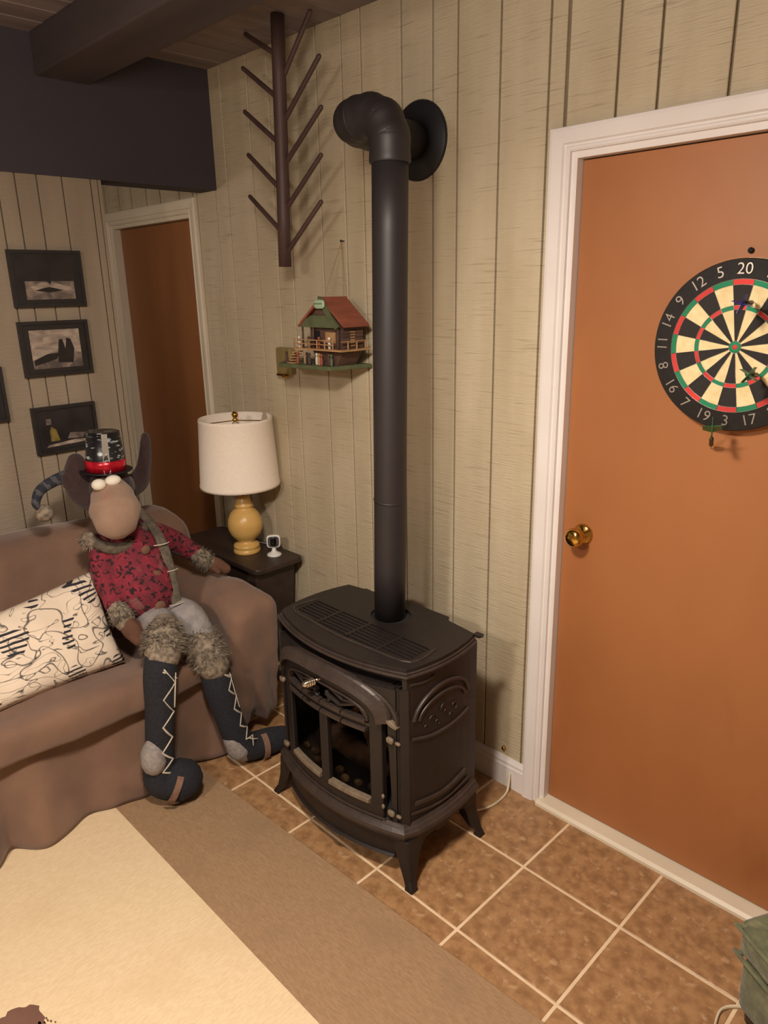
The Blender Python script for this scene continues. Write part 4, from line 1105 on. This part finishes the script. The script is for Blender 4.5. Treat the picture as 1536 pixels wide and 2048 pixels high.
# ------------------------------------------------------------ green armchair (corner in view)
def footstool():
    t = thing('green_footstool', 'sage green upholstered footstool at the lower right edge in front of the door', 'footstool', (2.47, -.34, 0))
    a = math.radians(-30); ca, sa = math.cos(a), math.sin(a)
    def W(p): return (2.448+p[0]*.78*ca-p[1]*sa, -.335+p[0]*.78*sa+p[1]*ca, p[2]*1.03)
    mb = fine_box(.012, .74, .012, .335, .03, .186, .03, .02, W); o = mb.build('base', 'green_fab', t); displace(o, .006, .05)
    mb = fine_box(0, .75, 0, .345, .182, .292, .035, .02, W); o = mb.build('seat_cushion', 'green_fab', t); displace(o, .010, .06)
    for z_, g in ((.184, .004), (.262, -.003)):
        mb = MB(); e = .005; P = [W((.72, g, z_)), W((.06, g, z_)), W((.015, g+.012, z_)), W((g+.003, .05, z_)), W((g, .30, z_))]
        mb.loft([p+(e,) for p in P], 8, 5); mb.build('piping', 'green_fab', t)
    for p in ((.05, .05, 0), (.70, .05, 0), (.05, .295, 0), (.70, .295, 0)):
        q = W(p); mb = MB(); mb.lathe([(.0001, .0), (.018, 0), (.022, .033), (.0001, .033)], q, 12); mb.build('foot', 'wood_dark', t)
footstool()
def strap():
    mb = MB(); mb.loft([(2.50, -.285, .004, .004), (2.470, -.300, .005, .005), (2.448, -.325, .005, .0055), (2.442, -.352, .005, .0055), (2.450, -.40, .004, .005)], 8, 6, flat=.6)
    tag(mb.build('loose_cord', 'cord'), 'short ivory cord curling on the tiles beside the green footstool', 'cord')
strap()

# ------------------------------------------------------------ plush moose
def moose():
    t = thing('plush_moose', 'large seated plush moose in red patterned shirt and black laced boots on the sofa', 'stuffed toy', (.45, -.75, .46))
    # one continuous body grown on a skeleton
    V = [(.45, -.735, .56), (.42, -.760, .70), (.39, -.765, .84), (.375, -.770, .92), (.395, -.785, 1.03), (.41, -.790, 1.09),
         (.38, -.640, .83), (.38, -.560, .765), (.42, -.475, .70), (.45, -.430, .66),
         (.40, -.865, .84), (.46, -.885, .75), (.53, -.875, .65), (.60, -.862, .585),
         (.55, -.765, .555), (.70, -.795, .555), (.77, -.865, .40), (.77, -.895, .22), (.765, -.885, .08), (.775, -.800, .052),
         (.55, -.680, .545), (.68, -.655, .51), (.755, -.635, .36), (.775, -.610, .18), (.78, -.575, .055), (.80, -.480, .045)]
    E = [(0,1),(1,2),(2,3),(3,4),(4,5),(2,6),(6,7),(7,8),(8,9),(2,10),(10,11),(11,12),(12,13),(0,14),(14,15),(15,16),(16,17),(17,18),(18,19),(0,20),(20,21),(21,22),(22,23),(23,24),(24,25)]
    Rr = [.095, .105, .085, .045, .075, .060, .040, .034, .026, .022, .036, .030, .028, .026, .050, .045, .042, .036, .040, .038, .048, .045, .042, .036, .038, .036]
    me = D.meshes.new('body'); me.from_pydata(V, E, [])
    bm = bmesh.new(); bm.from_mesh(me); bm.verts.layers.skin.verify(); bm.to_mesh(me); bm.free()
    o = D.objects.new('body', me); COL.objects.link(o); o.parent = t; o.matrix_parent_inverse = Matrix.Translation(-t.location); me.materials.append(M['plush'])
    sk = o.modifiers.new('skin', 'SKIN'); sk.use_smooth_shade = True
    for i, r in enumerate(Rr): me.skin_vertices[0].data[i].radius = (r, r)
    me.skin_vertices[0].data[0].use_root = True
    sb = o.modifiers.new('sub', 'SUBSURF'); sb.levels = 2; sb.render_levels = 2
    # head
    mb = MB(); mb.ball((.395, -.785, 1.045), (.080, .082, .070), n=24); hd = mb.build('head', 'plush', t)
    mb = MB(); mb.loft([(.43, -.800, 1.060, .048), (.475, -.818, 1.030, .072), (.508, -.830, .996, .084), (.525, -.838, .978, .077)], 28, 6); mb.build('muzzle', 'muzzle', hd)
    for (c, r) in (((.500, -.870, 1.092), (.022, .024, .019)), ((.505, -.822, 1.098), (.022, .027, .018))):
        mb = MB(); mb.ball(c, r, n=18); mb.build('eye', 'eye', hd)
    # antlers
    mb = MB(); mb.loft([(.38, -.800, 1.015, .042), (.37, -.838, 1.020, .054), (.36, -.872, 1.052, .052), (.36, -.888, 1.105, .038), (.36, -.880, 1.150, .030)], 18, 6, flat=.75)
    mb.loft([(.365, -.84, 1.02, .03), (.36, -.905, 1.075, .026), (.36, -.918, 1.100, .018)], 14, 4, flat=.7); mb.build('antler', 'plush', hd)
    mb = MB(); mb.loft([(.37, -.750, 1.050, .036), (.36, -.700, 1.030, .042), (.35, -.658, 1.040, .042), (.35, -.630, 1.095, .028), (.35, -.616, 1.165, .022), (.35, -.614, 1.195, .016)], 18, 6, flat=.7); mb.build('antler', 'plush', hd)
    # stocking cap tail with stripes, pompom
    tail = [(.36, -.830, 1.090, .024), (.335, -.876, 1.104, .023), (.33, -.921, 1.098, .021), (.33, -.965, 1.086, .019), (.33, -1.002, 1.066, .017), (.33, -1.020, 1.030, .014), (.33, -1.016, 1.010, .010)]
    mb = MB(); mb.loft(tail, 16, 6); cap = mb.build('cap_tail', ['stripe_a', 'stripe_b'], hd)
    for p in cap.data.polygons: p.material_index = 1 if math.sin((p.center.y+p.center.z*.8)*150) > .25 else 0
    mb = MB(); mb.ball((.33, -.998, .988), .030, n=16); pm = mb.build('pompom', 'fur', hd)
    # neck scarf and collar
    mb = MB(); mb.loft([(.40, -.885, .885, .024), (.455, -.873, .868, .020), (.485, -.835, .852, .022), (.475, -.775, .850, .024), (.43, -.705, .868, .024), (.38, -.670, .885, .022)], 14, 6, flat=.8); mb.build('collar', 'knit', t)
    mb = MB(); mb.loft([(.36, -.695, .955, .016), (.41, -.672, .905, .018), (.497, -.672, .845, .019), (.548, -.678, .760, .020), (.578, -.684, .690, .020), (.590, -.684, .615, .019)], 14, 6, flat=.4, up=(0, 1, 0)); mb.build('suspender', 'knit', t)
    mb = MB(); mb.ball((.42, -.895, .885), (.028, .026, .030), n=14); mb.build('collar_tuft', 'fur', t)
    hairs('collar_fur', [(.41, -.895, .87, .026), (.42, -.893, .90, .026)], 160, .022, 'fur', t, 3)
    # shirt: torso and sleeves
    mb = MB(); mb.loft([(.385, -.765, .885, .070), (.415, -.762, .82, .112), (.450, -.764, .76, .128), (.492, -.760, .700, .130)], 32, 6, flat=.82, up=(0, 1, 0)); sh = mb.build('shirt', 'shirt', t); displace(sh, .012, .05, 'knit_folds')
    mb = MB(); mb.loft([(.385, -.690, .855, .052), (.38, -.610, .815, .046), (.385, -.545, .768, .042), (.41, -.490, .722, .034)], 18, 5); o = mb.build('sleeve', 'shirt', t); displace(o, .010, .04)
    mb = MB(); mb.loft([(.40, -.845, .850, .046), (.455, -.880, .780, .040), (.505, -.880, .690, .036), (.53, -.875, .660, .034)], 18, 5); o = mb.build('sleeve', 'shirt', t); displace(o, .010, .04)
    # cuffs and mittens
    cr = [(.415, -.495, .722, .032), (.428, -.465, .694, .036), (.435, -.450, .682, .032)]; mb = MB(); mb.loft(cr, 14, 3); mb.build('cuff', 'fur', t); hairs('cuff_fur', cr, 420, .016, 'knit', t, 5)
    cl = [(.530, -.878, .662, .036), (.552, -.873, .632, .041), (.562, -.871, .618, .038)]; mb = MB(); mb.loft(cl, 14, 3); mb.build('cuff', 'fur', t); hairs('cuff_fur', cl, 420, .016, 'knit', t, 6)
    mb = MB(); mb.loft([(.435, -.455, .682, .030), (.452, -.428, .664, .032), (.470, -.402, .648, .022)], 16, 4, flat=.8); mb.loft([(.45, -.445, .665, .014), (.478, -.44, .650, .012)], 10, 3); mb.build('mitten', 'mitten', t)
    mb = MB(); mb.loft([(.560, -.872, .618, .034), (.590, -.864, .590, .036), (.615, -.856, .562, .028)], 16, 4, flat=.8); mb.loft([(.585, -.84, .60, .014), (.61, -.825, .58, .012)], 10, 3); mb.build('mitten', 'mitten', t)
    # trousers
    mb = MB(); mb.loft([(.43, -.740, .590, .105), (.48, -.735, .575, .112), (.52, -.730, .562, .100)], 28, 5, flat=.8, up=(0, 1, 0)); mb.loft([(.50, -.765, .570, .070), (.60, -.772, .585, .062), (.69, -.790, .575, .054)], 20, 5); mb.loft([(.50, -.690, .570, .070), (.60, -.665, .570, .064), (.675, -.655, .530, .054)], 20, 5)
    o = mb.build('trousers', 'pants', t); displace(o, .014, .05)
    mb = MB(); mb.loft([(.50, -.655, .590, .020), (.545, -.625, .580, .018), (.575, -.605, .562, .012)], 12, 4); mb.build('trouser_tie', 'pants', t)
    # fur boot tops
    fl = [(.675, -.785, .590, .056), (.710, -.807, .572, .064), (.740, -.832, .540, .062)]; mb = MB(); mb.loft(fl, 20, 4); mb.build('boot_cuff', 'fur', t); hairs('boot_cuff_fur', fl, 1500, .024, 'fur', t, 8, .5)
    fr = [(.660, -.655, .520, .055), (.700, -.660, .485, .066), (.738, -.650, .430, .062)]; mb = MB(); mb.loft(fr, 20, 4); mb.build('boot_cuff', 'fur', t); hairs('boot_cuff_fur', fr, 1500, .024, 'fur', t, 9, .5)
    # boots
    bL = [(.735, -.833, .560, .050), (.755, -.858, .475, .056), (.765, -.878, .355, .050), (.770, -.896, .250, .047), (.765, -.905, .160, .054), (.768, -.902, .100, .062), (.785, -.882, .088, .064), (.800, -.866, .090, .070), (.808, -.852, .090, .072)]
    mb = MB(); mb.loft(bL, 26, 6); b1 = mb.build('boot', 'boot', t)
    bR = [(.728, -.646, .430, .048), (.748, -.642, .344, .055), (.768, -.626, .223, .049), (.778, -.602, .124, .050), (.785, -.565, .066, .053), (.800, -.488, .056, .050), (.815, -.425, .051, .044)]
    mb = MB(); mb.loft(bR, 26, 6); b2 = mb.build('boot', 'boot', t)
    mb = MB(); mb.loft([(.776, -.918, .262, .026), (.782, -.930, .222, .042), (.786, -.932, .190, .044)], 20, 5, flat=.95); mb.build('heel_patch', 'heel', b1)
    mb = MB(); mb.loft([(.784, -.622, .125, .040), (.786, -.604, .080, .047), (.788, -.590, .058, .040)], 20, 5, flat=.95); mb.build('heel_patch', 'heel', b2)
    # tabs across the instep
    def tab(cen, r, ax, a0, a1, name, par):
        mb = MB(); ax = Vector(ax).normalized(); e1 = Vector((1, -.3, .2)); e1 = (e1-ax*e1.dot(ax)).normalized(); e2 = ax.cross(e1); v = []
        for i in range(13):
            a = a0+(a1-a0)*i/12; d = e1*math.cos(a)+e2*math.sin(a)
            for s_ in (-.011, .011):
                for q in (r, r+.004): v.append(Vector(cen)+d*q+ax*s_)
        f = []
        for i in range(12):
            b, c = i*4, i*4+4; f += [[b+1, c+1, c+3, b+3], [b, b+2, c+2, c], [b, c, c+1, b+1], [b+2, b+3, c+3, c+2]]
        f += [[0, 1, 3, 2], [48, 50, 51, 49]]
        mb.add(v, f); mb.build(name, 'strap', par)
    tab((.794, -.876, .094), .077, (.35, .80, -.45), -.5, 1.3, 'instep_tab', b1)
    tab((.797, -.512, .053), .052, (.15, 1, -.08), -1.1, 1.0, 'instep_tab', b2)
    # laces: zigzag on the front of each boot
    def laces(pts, axis_pts, par):
        P = [Vector(p) for p in pts]
        for i in range(len(P)-1):
            a, b = P[i], P[i+1]; m_ = (a+b)/2+Vector((.003, -.002, 0))
            mb = MB(); mb.loft([tuple(a)+(.0030,), tuple(m_)+(.0036,), tuple(b)+(.0030,)], 6, 3, flat=.6); mb.build('lace', 'lace', par)
    def surf(ring, q, phi):
        """point on a boot loft: q 0..1 along, phi around from the side facing the room"""
        n = len(ring)-1; t_ = q*n; i = min(int(t_), n-1); t_ -= i
        a, b = Vector(ring[i][:3]), Vector(ring[i+1][:3]); c = a.lerp(b, t_); r = ring[i][3]*(1-t_)+ring[i+1][3]*t_
        ax = (b-a).normalized(); e1 = Vector((.90, -.42, .1)); e1 = (e1-ax*e1.dot(ax)).normalized(); e2 = Vector((.42, .90, 0)); e2 = (e2-ax*e2.dot(ax)).normalized()
        return c+(e1*math.cos(phi)+e2*math.sin(phi))*(r+.002)
    zz = []
    for k in range(11): zz.append(surf(bL, .09+.052*k, .95 if k % 2 else .15))
    laces(zz, None, b1)
    laces([surf(bL, .10, .1), surf(bL, .13, 1.1)], None, b1); laces([surf(bL, .11, .95), surf(bL, .23, 1.0)], None, b1); laces([surf(bL, .60, .3), surf(bL, .655, 1.1)], None, b1)
    zz = []
    for k in range(11): zz.append(surf(bR, .08+.052*k, 1.15 if k % 2 else .55))
    laces(zz, None, b2)
    laces([surf(bR, .08, .5), surf(bR, .12, 1.25)], None, b2); laces([surf(bR, .10, 1.1), surf(bR, .30, 1.1)], None, b2); laces([surf(bR, .52, .75), surf(bR, .62, 1.2)], None, b2)
    # buttons
    def torso_front(y, z, off): cx_ = .415+(.82-z)*.40; return (cx_+.130*math.sqrt(max(0, 1-((y+.76)/.135)**2))*.84+off, y, z)
    for (y, z, r) in ((-.752, .838, .018), (-.742, .748, .021), (-.760, .650, .021)):
        mb = MB(); c = torso_front(y, z, .020); mb.ball(c, (.008, r, r*.95), n=14); mb.build('button', 'button', sh)
    for (y, z) in ((-.680, .842), (-.675, .748), (-.690, .640)):
        mb = MB(); c = torso_front(y, z, .012); mb.loft([(c[0]+.022, y-.035, z, .0022), (c[0]+.026, y, z-.002, .0022), (c[0]+.016, y+.025, z-.004, .0022)], 6, 3); mb.build('toggle_cord', 'lace', sh)
moose()
def party_hat():
    ax = Vector((0.02, .035, 1)).normalized()
    t = thing('party_top_hat', 'shiny black party top hat with red band on the moose head', 'hat', (.41, -.80, 1.118))
    xa = Vector((1, 0, 0)); xa = (xa-ax*xa.dot(ax)).normalized(); rot = Matrix((xa, ax.cross(xa), ax)).transposed(); base = Vector((.415, -.802, 1.112))
    def L(mb, prof, n=40):
        m2 = MB(); m2.lathe(prof, (0, 0, 0), n); mb.add([base+rot @ Vector(p) for p in m2.v], m2.f, 0, True); return mb
    L(MB(), [(.060, .000), (.086, .003), (.088, .006), (.084, .008), (.066, .008)]).build('brim', 'hat_plain', t)
    L(MB(), [(.0665, .0), (.0650, .04), (.0535, .139), (.050, .140), (.0001, .135)]).build('crown', 'hat', t)
    L(MB(), [(.0678, .008), (.0668, .044), (.0652, .045)]).build('hat_band', 'red_foil', t)
    mb = MB(); v = []; f = []
    a_m = -.36
    for i in range(9):
        h = .010+.128*i/8; r_ = .0665+(.0535-.0665)*(h-.01)/.128+.0018
        for a in (a_m-.17, a_m+.17): v.append(base+rot @ Vector((r_*math.cos(a), r_*math.sin(a), h)))
    for i in range(8): f.append([i*2, i*2+1, i*2+3, i*2+2])
    mb.add(v, f, 0, True); mb.build('silver_stripe', 'silver', t)
party_hat()
